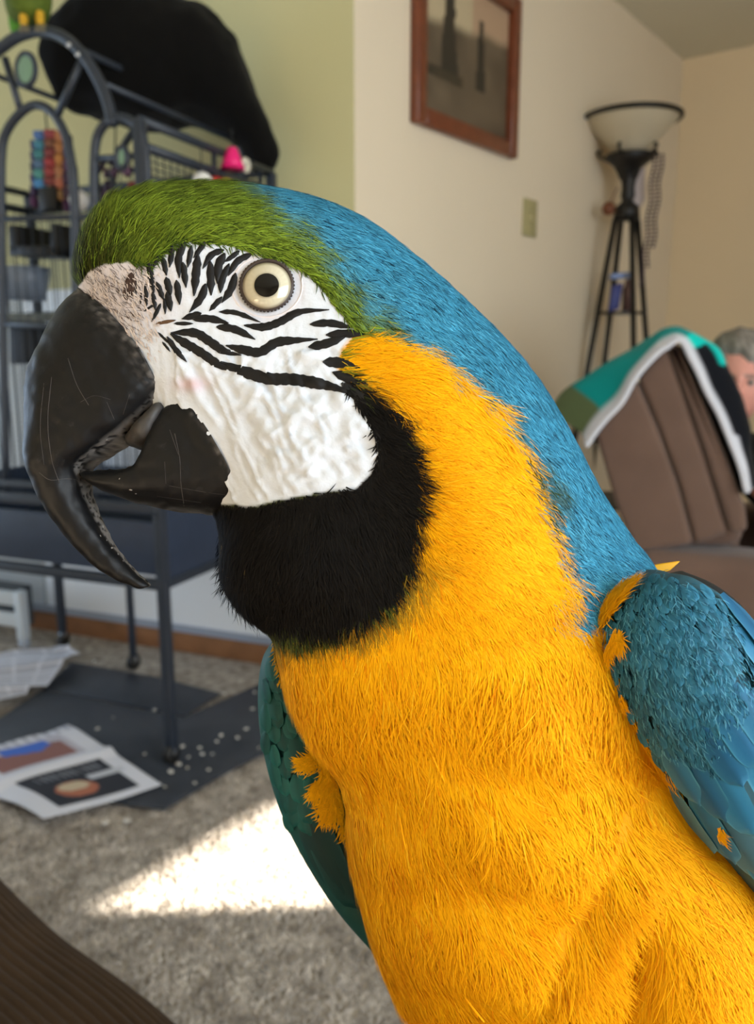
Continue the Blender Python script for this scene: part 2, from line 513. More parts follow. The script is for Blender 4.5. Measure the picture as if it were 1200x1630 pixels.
# ------------------------------------------------------------------ bird cage
FR = on_z(275, 1226)
CAGE_W, CAGE_D, TRAY0, TRAY1, CAGE_T = 0.85, 0.56, 0.455, 0.645, 1.475
DB = -DLN                                        # from the cage front to its back
_m = on_z(214, 1074) - FR; MID = (float(_m @ DL), float(_m @ DB))
cage = empty('bird_cage', FR + DL * CAGE_W / 2 + DB * CAGE_D / 2, 'tall dark blue grey metal bird cage on wheels with arched front', 'cage')
def cp(s, d, z): return FR + DL * s + DB * d + UZ * z
def fpx(pts): return [on_plane(u, v, FR, DLN) for u, v in pts]
def smooth_path(pts, n=26): return list(crom(np.array(pts), np.linspace(0, 1, n)))
for s, d in ((0, 0), (CAGE_W, 0), (0, CAGE_D), (CAGE_W, CAGE_D), MID):
    mb = MB(); r = 0.012 if (s, d) != MID else 0.009
    mb.box(cp(s, d, (0.05 + (CAGE_T if r > 0.01 else TRAY0)) / 2), DL * r, DB * r, UZ * ((CAGE_T if r > 0.01 else TRAY0) - 0.05) / 2)
    lg = mb.build('leg', M_dark_metal, cage, bevel=0.003)
    on_mat = 0.016 if (s, d) in ((0, 0), MID) else 0.0
    mb = MB(); mb.lathe(cp(s, d, 0.028 + on_mat) - DL * 0.011, [(0.001, 0), (0.02, 0), (0.026, 0.004), (0.026, 0.018), (0.02, 0.022), (0.001, 0.022)], 18, DL)
    mb.build('caster', M_black, lg, smooth=False)
    mb = MB(); mb.lathe(cp(s, d, 0.045), [(0.001, 0), (0.014, 0), (0.012, 0.014), (0.001, 0.016)], 12)
    mb.build('caster_fork', mat('chrome', srgb(210, 215, 222), rough=0.2, metal=0.9), lg, smooth=True)
# tray box: front, side, back and left panels and a lip
def tray_panel(name, a, b_, z0, z1, th=0.006):
    mb = MB(); a, b_ = np.asarray(a), np.asarray(b_); d = (b_ - a) / 2; n = np.cross(d / np.linalg.norm(d), UZ)
    mb.box((a + b_) / 2 + UZ * (z0 + z1) / 2, d, n * th, UZ * (z1 - z0) / 2)
    return mb.build(name, mat('slate_panel', srgb(46, 56, 74), rough=0.4, noise=(25, 0.1)), cage, bevel=0.002)
tray_panel('tray_front', cp(0.012, -0.004, 0), cp(CAGE_W, -0.004, 0), TRAY0 + 0.035, TRAY1 - 0.03)
tray_panel('tray_side', cp(0, 0.01, 0), cp(0, CAGE_D, 0), TRAY0 + 0.02, TRAY1)
tray_panel('tray_side', cp(CAGE_W, 0.01, 0), cp(CAGE_W, CAGE_D, 0), TRAY0 + 0.02, TRAY1)
tray_panel('tray_back', cp(0.01, CAGE_D, 0), cp(CAGE_W, CAGE_D, 0), TRAY0 + 0.02, TRAY1)
mb = MB(); mb.box(cp(CAGE_W / 2, CAGE_D / 2, TRAY0 + 0.05), DL * (CAGE_W / 2 - 0.015), DB * (CAGE_D / 2 - 0.015), UZ * 0.004); mb.build('tray_pan', M_dark_metal, cage)
for z, r in ((TRAY1, 0.013), (TRAY1 + 0.035, 0.009), (TRAY0 + 0.012, 0.012)):
    mb = MB(); mb.box(cp(CAGE_W / 2, -0.002, z), DL * CAGE_W / 2, DB * r, UZ * r); mb.build('tray_rail', M_dark_metal, cage, bevel=0.003)
for z, r in ((TRAY0 + 0.012, 0.011),):
    for s in (0, CAGE_W):
        mb = MB(); mb.box(cp(s, CAGE_D / 2, z), DL * r, DB * CAGE_D / 2, UZ * r); mb.build('tray_rail', M_dark_metal, cage, bevel=0.003)
# top frame
for a, b_ in (((0, 0), (0, CAGE_D)), ((CAGE_W, 0), (CAGE_W, CAGE_D)), ((0, CAGE_D), (CAGE_W, CAGE_D)), ((0, 0), (CAGE_W, 0))):
    for dz in (0, -0.05):
        if a == (0, 0) and b_[1] == 0 : continue
        mb = MB(); mb.tube([cp(*a, CAGE_T + dz), cp(*b_, CAGE_T + dz)], 0.0105, 8); mb.build('top_rail', M_dark_metal, cage, smooth=True)
for z in (1.36, 1.0):
    mb = MB(); mb.tube([cp(0, 0, z), cp(0, CAGE_D, z)], 0.007, 8); mb.build('side_rail', M_dark_metal, cage, smooth=True)
for d in (0.28, 0.5):
    mb = MB(); mb.tube([cp(0, d, TRAY1), cp(0, d, CAGE_T)], 0.006, 8); mb.build('side_rail', M_dark_metal, cage, smooth=True)
# arched front
big = [(-92, 785), (-86, 480), (-82, 300), (-75, 200), (-62, 150), (-38, 108), (0, 78), (30, 58), (68, 50), (105, 62), (135, 92), (158, 130), (172, 165), (180, 200)]
door = [(10, 780), (4, 480), (2, 330), (3, 240), (13, 205), (35, 178), (58, 167), (82, 178), (102, 210), (114, 260), (119, 330), (121, 480), (124, 785)]
right = [(158, 790), (152, 480), (150, 330), (151, 240), (161, 205), (182, 188), (205, 191), (222, 207), (231, 240), (237, 330)]
for pts, r in ((big, 0.0125), (door, 0.010), (right, 0.010)):
    mb = MB(); mb.tube(smooth_path(fpx(pts), 60), r, 8); mb.build('arch', M_dark_metal, cage, smooth=True)
for pts in ([(132, 92), (92, 182)], [(8, 92), (34, 180)]):
    mb = MB(); mb.tube(fpx(pts), 0.008, 8); mb.build('brace', M_dark_metal, cage, smooth=True)
for pts in ([(150, 253), (234, 247)], [(-80, 512), (244, 526)], [(-80, 762), (262, 786)], [(-90, 352), (152, 344)]):
    mb = MB(); mb.tube(fpx(pts), 0.007, 8); mb.build('front_rail', M_dark_metal, cage, smooth=True)
# rear arch and dome ribs that carry the cloth
ra = [np.array(p) + DB * CAGE_D for p in fpx(big)]
mb = MB(); mb.tube(smooth_path(ra, 50), 0.0105, 8); mb.build('arch', M_dark_metal, cage, smooth=True)
for k in (5, 8, 11):
    p = fpx([big[k]])[0]
    mb = MB(); mb.tube([p, p + DB * CAGE_D], 0.007, 8); mb.build('dome_rib', M_dark_metal, cage, smooth=True)
# upright front bars, one object each
bar_me = None
nb = 30
for k in range(1, nb):
    s = CAGE_W * k / nb
    if bar_me is None:
        mb = MB(); mb.tube([np.zeros(3), UZ * 1.0], 0.0014, 5); ob = mb.build('bar', M_dark_metal, None, smooth=True); bar_me = ob.data
    else:
        ob = link(bpy.data.objects.new('bar', bar_me))
    uu_ = px_of(cp(s, 0, 1.25))[0]; top = fpx([(uu_, np.interp(uu_, [-90, 152], [352, 344]) if uu_ < 150 else 250)])[0][2]
    ob.location = Vector(cp(s, 0, TRAY1)); ob.scale = (1, 1, top - TRAY1); adopt(ob, cage)
def wire_panel(name, o, a, la, h, da, dz):
    mb = MB(); r = 0.0011; nrm = np.cross(a, UZ)
    k = 0
    s = 0.0
    while s < la:
        mb.box(o + a * s + UZ * h / 2, a * r, nrm * r, UZ * h / 2); s += da
    z = 0.0
    while z < h:
        mb.box(o + a * la / 2 + UZ * z, a * la / 2, nrm * r, UZ * r); z += dz
    tag(mb.build(name, M_dark_metal, cage), kind='stuff')
wire_panel('back_wire_mesh', cp(0, CAGE_D - 0.004, TRAY1), DL, CAGE_W, CAGE_T - TRAY1, 0.026, 0.0145)
wire_panel('side_wire_mesh', cp(0.0, 0, TRAY1), DB, CAGE_D, CAGE_T - TRAY1 - 0.06, 0.026, 0.0145)
wire_panel('side_wire_mesh', cp(CAGE_W, 0, TRAY1), DB, CAGE_D, CAGE_T - TRAY1 - 0.06, 0.026, 0.0145)
# two oval plates on the front
M_plate = mat('pale_green_enamel', srgb(120, 152, 128), rough=0.35)
for (u, v), (ru, rv) in (((40, 110), (15, 26)), ((193, 250), (8, 17))):
    pts = [on_plane(u + ru * math.cos(t), v + rv * math.sin(t), FR + DLN * 0.012, DLN) for t in np.linspace(0, 2 * math.pi, 24, endpoint=False)]
    mb = MB(); mb.prism(pts, DB * 0.006); p = mb.build('oval_plate', M_plate, cage, bevel=0.002)
    mb = MB(); mb.tube([q + DB * 0.003 for q in pts], 0.006, 6, closed=True); mb.build('plate_rim', M_dark_metal, p, smooth=True)
for u, v in ((110, 72), (124, 87)):
    mb = MB(); mb.ball(on_plane(u, v, FR + DLN * 0.012, DLN), 0.006, 10); mb.build('bolt', mat('bolt_steel', srgb(190, 190, 190), rough=0.3, metal=0.8), cage, smooth=True)

# ---- things in and on the cage
def cpx(u, v, depth_in=0.0):  # pixel on a plane parallel to the cage front
    return on_plane(u, v, FR + DB * depth_in, DLN)
def quad_strip(name, corners, th, colr, label, cat, group=None, rough=0.7):
    mb = MB(); mb.prism(corners, DB * th)
    return tag(mb.build(name, mat(name, srgb(*colr), rough=rough, noise=(60, 0.25)), bevel=0.003), label, cat, group)
# hanging toy with coloured strips
toy = empty('hanging_toy', cpx(78, 205, 0.12), 'hanging bird toy of blue, rust and tan strips inside cage door arch', 'bird toy')
for (u0, u1, v0, v1, c) in ((51, 66, 207, 300, (92, 140, 172)), (68, 84, 205, 296, (150, 70, 60)), (85, 97, 208, 320, (170, 118, 70)), (98, 106, 212, 338, (70, 48, 70)), (46, 52, 222, 330, (84, 62, 92))):
    n = 6
    for k in range(n):
        a, b_ = v0 + (v1 - v0) * k / n, v0 + (v1 - v0) * (k + 0.93) / n
        mb = MB(); mb.prism([cpx(u0, a, 0.12), cpx(u1, a, 0.12), cpx(u1 + 2, b_, 0.12), cpx(u0 + 2, b_, 0.12)], DB * 0.02)
        mb.build('strip', mat('toy_strip', srgb(*[x * random.uniform(0.8, 1.15) for x in c]), rough=0.7), toy, bevel=0.003)
mb = MB(); mb.prism([cpx(60, 298, 0.11), cpx(86, 296, 0.11), cpx(88, 334, 0.11), cpx(62, 336, 0.11)], DB * 0.03); mb.build('block', M_black, toy, bevel=0.004)
mb = MB(); mb.tube([cpx(75, 207, 0.13), cpx(72, 178, 0.13)], 0.002, 6); mb.build('cord', M_black, toy)
# purple and red bead bunch
toy2 = empty('beaded_toy', cpx(180, 240, 0.14), 'hanging cluster of dark purple and red beads behind small arch', 'bird toy')
pal = [(58, 40, 62), (84, 60, 84), (44, 32, 50), (118, 84, 110), (140, 24, 44), (96, 30, 50)]
for k in range(46):
    u, v = random.uniform(157, 212), random.uniform(255, 360)
    c = pal[4 + (k % 2)] if (u > 186 and v > 285) else pal[k % 4]
    mb = MB(); mb.ball(cpx(u, v, 0.14 + random.uniform(-0.02, 0.02)), random.uniform(0.007, 0.012), 8); mb.build('bead', mat('bead', srgb(*c), rough=0.4), toy2, smooth=True)
mb = MB(); mb.tube([cpx(182, 300, 0.14), cpx(184, 190, 0.14)], 0.002, 6); mb.build('cord', M_black, toy2)
M_ball = mat('white_plastic', srgb(232, 230, 226), rough=0.35)
def spx(u, v, out):  # pixel on a plane just outside the right side panel
    return on_plane(u, v, FR - DL * out, DL)
def ball_thing(u, v, r_px, d, label):
    p = cpx(u, v, d) if u < 240 else spx(u, v, 0.030); dep = (p - CAM) @ FWD; r = r_px * dep / F_PX
    o = MB(); o.ball(p, r, 16); q = o.build('ball', M_ball, smooth=True)
    mbb = MB(); mbb.tube([p + UZ * r, p + UZ * (r + 0.05)], 0.0015, 6); mbb.build('cord', M_black, q)
    return tag(q, label, 'ball')
ball_thing(126, 319, 16, 0.06, 'white ball hanging beside the cage door arch')
ball_thing(322, 291, 17, 0.10, 'white ball hanging at the side of the cage behind the green crown')
p = spx(370, 254, 0.033)
mb = MB(); mb.lathe(p, [(0.001, 0.03), (0.012, 0.026), (0.022, 0.0), (0.03, -0.022), (0.001, -0.016)], 14, UZ)
o = mb.build('bell', mat('pink_plastic', srgb(240, 30, 120), rough=0.4), smooth=True); tag(o, 'bright pink bell hung on cage side under black cloth', 'bell')
mb = MB(); mb.tube([p + UZ * 0.03, p + UZ * 0.07], 0.0015, 6); mb.build('cord', M_black, o)
p = spx(391, 263, 0.016)
mb = MB(); mb.tube([p + 0.013 * (DB * math.cos(t) + UZ * math.sin(t)) for t in np.linspace(0, 2 * math.pi, 16, endpoint=False)], 0.006, 8, closed=True)
o = mb.build('ring', mat('ivory_ring', srgb(228, 220, 200), rough=0.4), smooth=True); tag(o, 'small white ring hung beside the pink bell', 'ring')
for (u, v, c, lab) in ((344, 296, (190, 52, 40), 'red wooden toy block next to white ball on cage'), (360, 298, (190, 160, 50), 'mustard toy block next to red block on cage')):
    p = spx(u, v, 0.014); mb = MB(); mb.box(p, DL * 0.011, DB * 0.012, UZ * 0.02)
    tag(mb.build('toy_block', mat('toy_paint', srgb(*c), rough=0.5), bevel=0.004), lab, 'toy block')
# inside: perch, food bowl, ledge and boxes
pz = cpx(40, 507, 0.3)[2]; mb = MB(); mb.tube([cp(CAGE_W - 0.001, 0.3, pz), cp(CAGE_W / 2, 0.3, pz + 0.004), cp(0.001, 0.3, pz)], 0.014, 10)
tag(mb.build('perch', mat('perch_wood', srgb(104, 104, 92), rough=0.8, noise=(60, 0.25)), smooth=True), 'round grey wooden perch running across the cage', 'perch')
bowl = MB(); p = cpx(42, 478, 0.25); bowl.lathe(p, [(0.001, 0), (0.05, 0), (0.062, 0.05), (0.068, 0.085), (0.062, 0.085), (0.056, 0.05), (0.045, 0.008), (0.001, 0.008)], 24)
tag(bowl.build('food_bowl', mat('bowl_grey', srgb(120, 132, 150), rough=0.3), smooth=True), 'grey food bowl mounted inside the cage above perch', 'bowl')
mb = MB(); mb.prism([cpx(18, 360, 0.2), cpx(92, 362, 0.2), cpx(92, 404, 0.2), cpx(18, 402, 0.2)], DB * 0.006)
sh = empty('cage_shelf', cpx(55, 402, 0.2), 'black shelf box inside the cage above food bowl', 'shelf')
for q in ([(14, 358), (28, 358), (28, 402), (14, 402)], [(80, 356), (92, 356), (92, 408), (80, 408)], [(14, 390), (92, 392), (92, 408), (14, 406)]):
    mb = MB(); mb.prism([cpx(u, v, 0.2) for u, v in q], DB * 0.12); mb.build('board', M_black, sh, bevel=0.002)
mb = MB(); mb.prism([cpx(u, v, 0.32) for u, v in ((14, 515), (44, 512), (46, 578), (15, 580))], DB * 0.08)
tag(mb.build('dark_box', mat('dark_box', srgb(30, 33, 38), rough=0.6), bevel=0.004), 'dark box hanging under perch inside cage', 'box')

# ---- black cloth on the cage top
def cloth():
    y0 = 2.05
    R_ = [
        ([(62, 96), (84, 40), (104, 14)], 0.05, 2.02),
        ([(96, 160), (125, 70), (158, -14)], 0.16, 2.08),
        ([(150, 184), (178, 80), (215, -22)], 0.22, 2.12),
        ([(202, 194), (238, 96), (262, 4)], 0.24, 2.14),
        ([(250, 196), (285, 100), (300, 14)], 0.24, 2.16),
        ([(300, 186), (330, 110), (345, 34)], 0.22, 2.18),
        ([(345, 205), (372, 140), (384, 82)], 0.20, 2.20),
        ([(376, 226), (394, 180), (404, 142)], 0.16, 2.22),
        ([(398, 254), (418, 222), (430, 200)], 0.12, 2.24),
        ([(414, 268), (432, 252), (446, 238)], 0.06, 2.25),
        ([(430, 270), (436, 264), (442, 258)], 0.02, 2.25),
    ]
    L = Loft([(p, T * 0.7, d, 2.2, 2.2) for p, T, d in R_], 90, 72)
    nrm = L.normals()
    fold = 0.5 * vnoise(L.P * np.array([1, 1, 0.35]), 14, 1) + 0.3 * vnoise(L.P, 28, 2)
    L.P = L.P + nrm * (0.016 * fold)[..., None]
    o = L.obj('black_cloth', mat('black_fleece', srgb(15, 14, 13), rough=0.95, spec=0.1, sheen=0.05))
    tag(o, 'black cloth heaped over the top of the bird cage', 'cloth')
cloth()

# ---- green parrot perched on the dome
def small_parrot():
    par = empty('small_parrot', cpx(44, 52, 0.02), 'green parrot with yellow thighs perched on top of the bird cage', 'parrot')
    d = (cpx(44, 30, 0.02) - CAM) @ FWD
    body = Loft([([(20, 30), (44, 34), (70, 30)], 0.012, d, 2, 2), ([(12, 22), (44, 26), (77, 20)], 0.04, d, 2, 2), ([(9, -10), (44, -8), (80, -12)], 0.055, d, 2, 2),
                 ([(12, -50), (44, -50), (76, -52)], 0.05, d, 2, 2), ([(20, -85), (44, -85), (66, -88)], 0.035, d, 2, 2), ([(18, -110), (42, -112), (64, -112)], 0.03, d, 2, 2),
                 ([(28, -135), (42, -137), (54, -136)], 0.012, d, 2, 2)], 40, 40)
    P = body.P.reshape(-1, 3); k = np.clip(0.5 + 0.5 * vnoise(P, 90, 4), 0, 1)[:, None]
    c = srgb(66, 84, 14) * (1 - k) + srgb(96, 112, 30) * k
    bo = body.obj('body', mat('olive_plumage', attr='Col', rough=0.8), par, c)
    mb = MB()
    for sx in (26, 58):
        q = at(sx, -114, d - 0.022); m2 = MB(); m2.ball(q, 0.005, 10); m2.build('eye', M_black, par, smooth=True)
    mb.lathe(at(42, -106, d - 0.033), [(0.001, -0.022), (0.008, -0.016), (0.012, 0.0), (0.006, 0.012), (0.001, 0.014)], 12); mb.build('beak', mat('horn', srgb(90, 80, 66), rough=0.4), par, smooth=True)
    tail = MB(); tail.prism([cpx(u, v, 0.03) for u, v in ((11, 20), (34, 22), (33, 44), (26, 54), (16, 52), (13, 40))], DB * 0.015)
    tail.build('tail', mat('bright_green', srgb(88, 152, 34), rough=0.7), par, bevel=0.004)
    for u in (38, 64):
        t = Loft([([(u - 6, 20), (u + 6, 20)], 0.010, d - 0.015, 2, 2), ([(u - 7, 32), (u + 6, 32)], 0.010, d - 0.015, 2, 2), ([(u - 4, 44), (u + 4, 44)], 0.006, d - 0.018, 2, 2)], 10, 14)
        t.obj('thigh', mat('yellow_feathers', srgb(206, 160, 40), rough=0.7), par)
        for k in (-1, 0, 1):
            m3 = MB(); m3.tube([cpx(u, 40, 0.002), cpx(u + k * 5, 44, -0.013), cpx(u + k * 6, 50, -0.016)], 0.0035, 6); m3.build('toe', mat('toe_grey', srgb(120, 112, 90), rough=0.6), par, smooth=True)
small_parrot()

# ------------------------------------------------------------------ floor things
M_mat = mat('charcoal_mat', srgb(54, 58, 66), rough=0.5, noise=(18, 0.18), bump=(300, 0.2, 0.001))
def floor_poly(name, pix, z, th, mt, label, cat, group=None, bevel=0.002):
    mb = MB(); mb.prism([on_z(u, v, z) for u, v in pix], UZ * th)
    return tag(mb.build(name, mt, bevel=bevel), label, cat, group)
floor_poly('floor_mat', [(70, 1099), (114, 1056), (250, 1080), (352, 1106), (292, 1142)], 0.012, 0.006, M_mat, 'dark charcoal floor mat lying under the cage beside wall', 'mat')
floor_poly('floor_mat', [(-110, 1220), (66, 1101), (292, 1145), (420, 1088), (640, 1124), (600, 1170), (412, 1204), (345, 1240), (262, 1290), (205, 1284)], 0.012, 0.006, M_mat, 'large charcoal floor mat in front of the cage under newspaper', 'mat')
# newspaper sheets: grid patch bent a little, print drawn as flat colour
def sheet(name, quad, label, printer, bow=0.01, nu=60, nv=40, z=0.02):
    q = [on_z(u, v, z) for u, v in quad]           # a b c d around
    U, Vv = np.meshgrid(np.linspace(0, 1, nu), np.linspace(0, 1, nv), indexing='ij')
    P = (q[0] * ((1 - U) * (1 - Vv))[..., None] + q[1] * (U * (1 - Vv))[..., None] + q[2] * (U * Vv)[..., None] + q[3] * ((1 - U) * Vv)[..., None])
    P[..., 2] += bow * np.abs(vnoise(P, 5, 9)) + 0.012 * np.exp(-((Vv - 0.5) / 0.05) ** 2)
    i = np.arange(nu - 1)[:, None] * nv + np.arange(nv - 1)[None]
    F = np.stack([i, i + nv, i + nv + 1, i + 1], -1).reshape(-1, 4)
    c = printer(U, Vv).reshape(-1, 3)
    o = mesh_obj(name, P.reshape(-1, 3), F, mat('newsprint', attr='Col', rough=0.8), None, True, c)
    md = o.modifiers.new('thick', 'SOLIDIFY'); md.thickness = 0.001
    return tag(o, label, 'newspaper', 'newspaper sheets on the floor')
PAPER = srgb(214, 214, 222)
def pr_main(U, V):
    c = np.tile(PAPER, U.shape + (1,)).astype(float)
    n = vnoise(np.stack([U * 10, V * 10, 0 * U], -1), 1, 3)
    def rect(a, b, x, y, colr, soft=0.0):
        mk = (U > a) & (U < b) & (V > x) & (V < y); c[mk] = srgb(*colr)
    # upper page picture: desert rock under a blue sky
    rect(0.22, 0.86, 0.10, 0.42, (186, 182, 192))
    mk = (U > 0.22) & (U < 0.80) & (V > 0.12) & (V < 0.40) & (V > 0.22 + 0.06 * n); c[mk] = srgb(140, 98, 92)
    mk = (U > 0.36) & (U < 0.72) & (V > 0.12) & (V < 0.24 + 0.05 * n); c[mk] = srgb(70, 110, 200)
    # lower page: dark advert with a dish
    rect(0.18, 0.86, 0.56, 0.94, (44, 46, 54))
    mk = ((U > 0.30) & (U < 0.80) & (V > 0.58) & (V < 0.66) & (np.sin(U * 130) > 0.2)); c[mk] = srgb(120, 122, 130)
    e = ((U - 0.46) / 0.16) ** 2 + ((V - 0.80) / 0.085) ** 2
    c[e < 1] = srgb(170, 104, 80)
    e2 = ((U - 0.46) / 0.12) ** 2 + ((V - 0.77) / 0.05) ** 2
    c[e2 < 1] = srgb(196, 178, 150)
    mk = (U > 0.62) & (U < 0.92) & (np.abs(V - 0.72) < 0.025); c[mk] = srgb(190, 192, 200)
    mk = (V < 0.08) & (np.sin(U * 80) > 0.1) & (U > 0.2); c[mk] = srgb(170, 170, 180)
    return c
sheet('newspaper', [(-110, 1215), (108, 1158), (258, 1254), (70, 1312)], 'open newspaper with blue photo and dark advert lying on the mat', pr_main, 0.02, 90, 90, 0.021)
def pr_text(U, V):
    c = np.tile(PAPER, U.shape + (1,)).astype(float)
    mk = (np.sin(V * 90) > 0.25) & (np.abs(((U * 4) % 1) - 0.5) < 0.42) & (U > 0.05) & (U < 0.95) & (V > 0.06) & (V < 0.94); c[mk] = srgb(160, 162, 172)
    return c
sheet('newspaper', [(-70, 1052), (96, 1030), (126, 1042), (-60, 1068)], 'crumpled newsprint sheet nearest the white rolling cart', pr_text, 0.03)
sheet('newspaper', [(-90, 1082), (130, 1046), (76, 1096), (-30, 1104)], 'crumpled newsprint sheet beside the mat corner', pr_text, 0.04, z=0.024)
sheet('newspaper', [(-120, 1112), (48, 1096), (44, 1108), (-60, 1136)], 'small newsprint sheet half under the cage front', pr_text, 0.04, z=0.026)
# seed husks and crumbs; the first two model bright highlights on the front caster
husk_glint_px = [(272, 1228), (284, 1216), (167, 1309), (202, 1306), (274, 1116), (357, 1104), (405, 1102), (378, 1174), (352, 1170), (318, 1190), (290, 1188), (338, 1200), (412, 1190), (300, 1205), (322, 1200), (230, 1200), (155, 1160), (236, 1248), (310, 1246), (332, 1225), (150, 1052), (262, 1252), (345, 1180), (298, 1222), (392, 1160), (246, 1130), (180, 1142), (402, 1128)]
M_husk_glint = mat('husk', srgb(212, 206, 196), rough=0.6)
hm = None
for k, (u, v) in enumerate(husk_glint_px):
    if hm is None:
        mb = MB(); mb.ball((0, 0, 0), 1.0, 8, (1, 0.7, 0.45)); o = mb.build('husk_or_glint', M_husk_glint, smooth=True); hm = o.data
    else: o = link(bpy.data.objects.new('husk_or_glint', hm))
    on_carpet = k in (2, 3)
    o.location = Vector(on_z(u, v, 0.020 if not on_carpet else 0.012)); r = random.uniform(0.004, 0.008) if k > 3 else 0.009
    o.scale = (r, r, r * 0.8); o.rotation_euler = (0, 0, random.uniform(0, 6))
    if on_carpet: tag(o, 'pale seed husk lying on the beige carpet', 'seed husk', 'husks on the carpet')
    else: tag(o, 'pale seed husk or caster highlight on the dark floor mat', 'seed husk', 'husks scattered on the mats')
# white slatted cart against the wall
P0 = on_z(64, 1022, 0.0) + DLN * 0.13
cart = empty('rolling_cart', P0 + DL * 0.25, 'low white slatted rolling cart behind the cage leg', 'cart')
M_cart = mat('white_enamel', srgb(196, 202, 206), rough=0.4)
for z in (0.10, 0.175):
    mb = MB(); mb.box(P0 + DL * 0.27 + DB * 0.06 + UZ * z, DL * 0.27, DB * 0.012, UZ * 0.024); mb.build('slat', M_cart, cart, bevel=0.003)
for s in (0.0, 0.54):
    mb = MB(); mb.box(P0 + DL * s + DB * 0.06 + UZ * 0.12, DL * 0.016, DB * 0.016, UZ * 0.085); mb.build('post', M_cart, cart, bevel=0.003)
    mb = MB(); mb.ball(P0 + DL * s + DB * 0.06 + UZ * 0.02, 0.02, 12); mb.build('caster', mat('caster_grey', srgb(170, 178, 190), rough=0.3), cart, smooth=True)
mb = MB(); mb.box(P0 + DL * 0.27 + DB * 0.10 + UZ * 0.14, DL * 0.26, DB * 0.02, UZ * 0.07); mb.build('drawer', mat('cart_dark', srgb(60, 64, 68), rough=0.6), cart)

# ------------------------------------------------------------------ picture, switch
PW_N = DN
def wp(u, v, off=0.0): return on_plane(u, v, C1 + PW_N * off, PW_N)
pic_c = wp(735, 100)
pic = empty('picture', pic_c, 'framed sepia picture of two tall trees hung on the cream wall', 'picture')
bl, br, = wp(651, 195), wp(812, 255)
wid = np.linalg.norm((br - bl)[:2]); zb = (bl[2] + br[2]) / 2
tr_z = wp(818, 3)[2]; hgt = tr_z - zb
M_frame = mat('mahogany', srgb(112, 58, 34), rough=0.35, noise=(22, 0.18), coat=0.2)
o0 = np.array([bl[0], bl[1], zb]); fw = 0.05
for (s0, s1, z0, z1) in ((0, fw, 0, hgt), (wid - fw, wid, 0, hgt), (fw, wid - fw, 0, fw), (fw, wid - fw, hgt - fw, hgt)):
    mb = MB(); c = o0 + DW * (s0 + s1) / 2 + UZ * (z0 + z1) / 2 + DN * 0.016
    mb.box(c, DW * (s1 - s0) / 2, DN * 0.016, UZ * (z1 - z0) / 2); mb.build('frame_side', M_frame, pic, bevel=0.006)
nu, nv = 60, 80
U, V = np.meshgrid(np.linspace(0, 1, nu), np.linspace(0, 1, nv), indexing='ij')
P = o0 + DW * (fw + U * (wid - 2 * fw))[..., None] + UZ * (fw + V * (hgt - 2 * fw))[..., None] + DN * 0.006
nz = 0.5 + 0.5 * vnoise(np.stack([U * 6, V * 8, 0 * U], -1), 1, 12)
C_ = srgb(98, 84, 66)[None, None] * (0.7 + 0.6 * nz[..., None])
sky = smooth(0.62, 0.72, V + 0.06 * vnoise(np.stack([U * 5, V * 0, 0 * U], -1), 1, 8) - 0.12 * U + 0.05)[..., None]
C_ = C_ * (1 - sky) + srgb(190, 172, 138) * sky
C_ = np.where((U > 0.55)[..., None], C_ * (1 - 0.5 * sky) + srgb(168, 120, 96) * 0.5 * sky, C_)
for u0, vt, wd in ((0.30, 0.97, 0.12), (0.66, 0.82, 0.08)):
    k = (np.abs(U - u0) < wd * (0.25 + 0.9 * (vt - V)) * (0.8 + 0.4 * nz)) & (V < vt) & (V > 0.30)
    C_[k] = srgb(52, 46, 36)
C_[(V < 0.34) & (V > 0.26) & (U < 0.45)] = srgb(62, 54, 40)
i = np.arange(nu - 1)[:, None] * nv + np.arange(nv - 1)[None]
mesh_obj('print', P.reshape(-1, 3), np.stack([i, i + nv, i + nv + 1, i + 1], -1).reshape(-1, 4), mat('sepia_print', attr='Col', rough=0.5), pic, False, C_.reshape(-1, 3))
sw = empty('light_switch', wp(841, 347), 'ivory light switch plate on the cream wall below the picture', 'light switch')
a, b_ = wp(831, 347), wp(852, 347); zt, zb2 = wp(841, 317)[2], wp(841, 377)[2]
mb = MB(); mb.box((a + b_) / 2 * np.array([1, 1, 0]) + UZ * (zt + zb2) / 2 + DN * 0.004, DW * np.linalg.norm((b_ - a)[:2]) / 2, DN * 0.004, UZ * (zt - zb2) / 2)
mb.build('plate', mat('ivory', srgb(172, 162, 116), rough=0.4), sw, bevel=0.003)
mb = MB(); mb.box((a + b_) / 2 * np.array([1, 1, 0]) + UZ * (zt + zb2) / 2 + DN * 0.011, DW * 0.006, DN * 0.005, UZ * 0.014)
mb.build('toggle', mat('ivory_toggle', srgb(184, 172, 128), rough=0.4), sw, bevel=0.002)

# ------------------------------------------------------------------ floor lamp
LB = at_y(1005, 205, 3.62); LX, LY = LB[0], LB[1]
def lz(v): return at_y(1005, v, 3.62)[2]
lc = np.array([LX, LY, 0.0])
lamp = empty('floor_lamp', lc, 'black metal torchiere floor lamp with a white glass bowl', 'lamp')
M_bowl = mat('frosted_glass', srgb(196, 184, 158), rough=0.35, trans=0.0)
zr, zbt = lz(188), lz(246)
RB = 75 / F_PX * ((LB - CAM) @ FWD)
prof = [(0.001, zbt), (RB * 0.30, zbt + 0.004), (RB * 0.55, zbt + 0.35 * (zr - zbt)), (RB * 0.82, zbt + 0.72 * (zr - zbt)), (RB * 0.97, zr), (RB * 0.94, zr), (RB * 0.79, zbt + 0.76 * (zr - zbt)), (RB * 0.5, zbt + 0.4 * (zr - zbt)), (0.001, zbt + 0.06)]
mb = MB(); mb.lathe(lc, crom(np.array(prof), np.linspace(0, 1, 40)), 40); mb.build('glass_bowl', M_bowl, lamp, smooth=True)
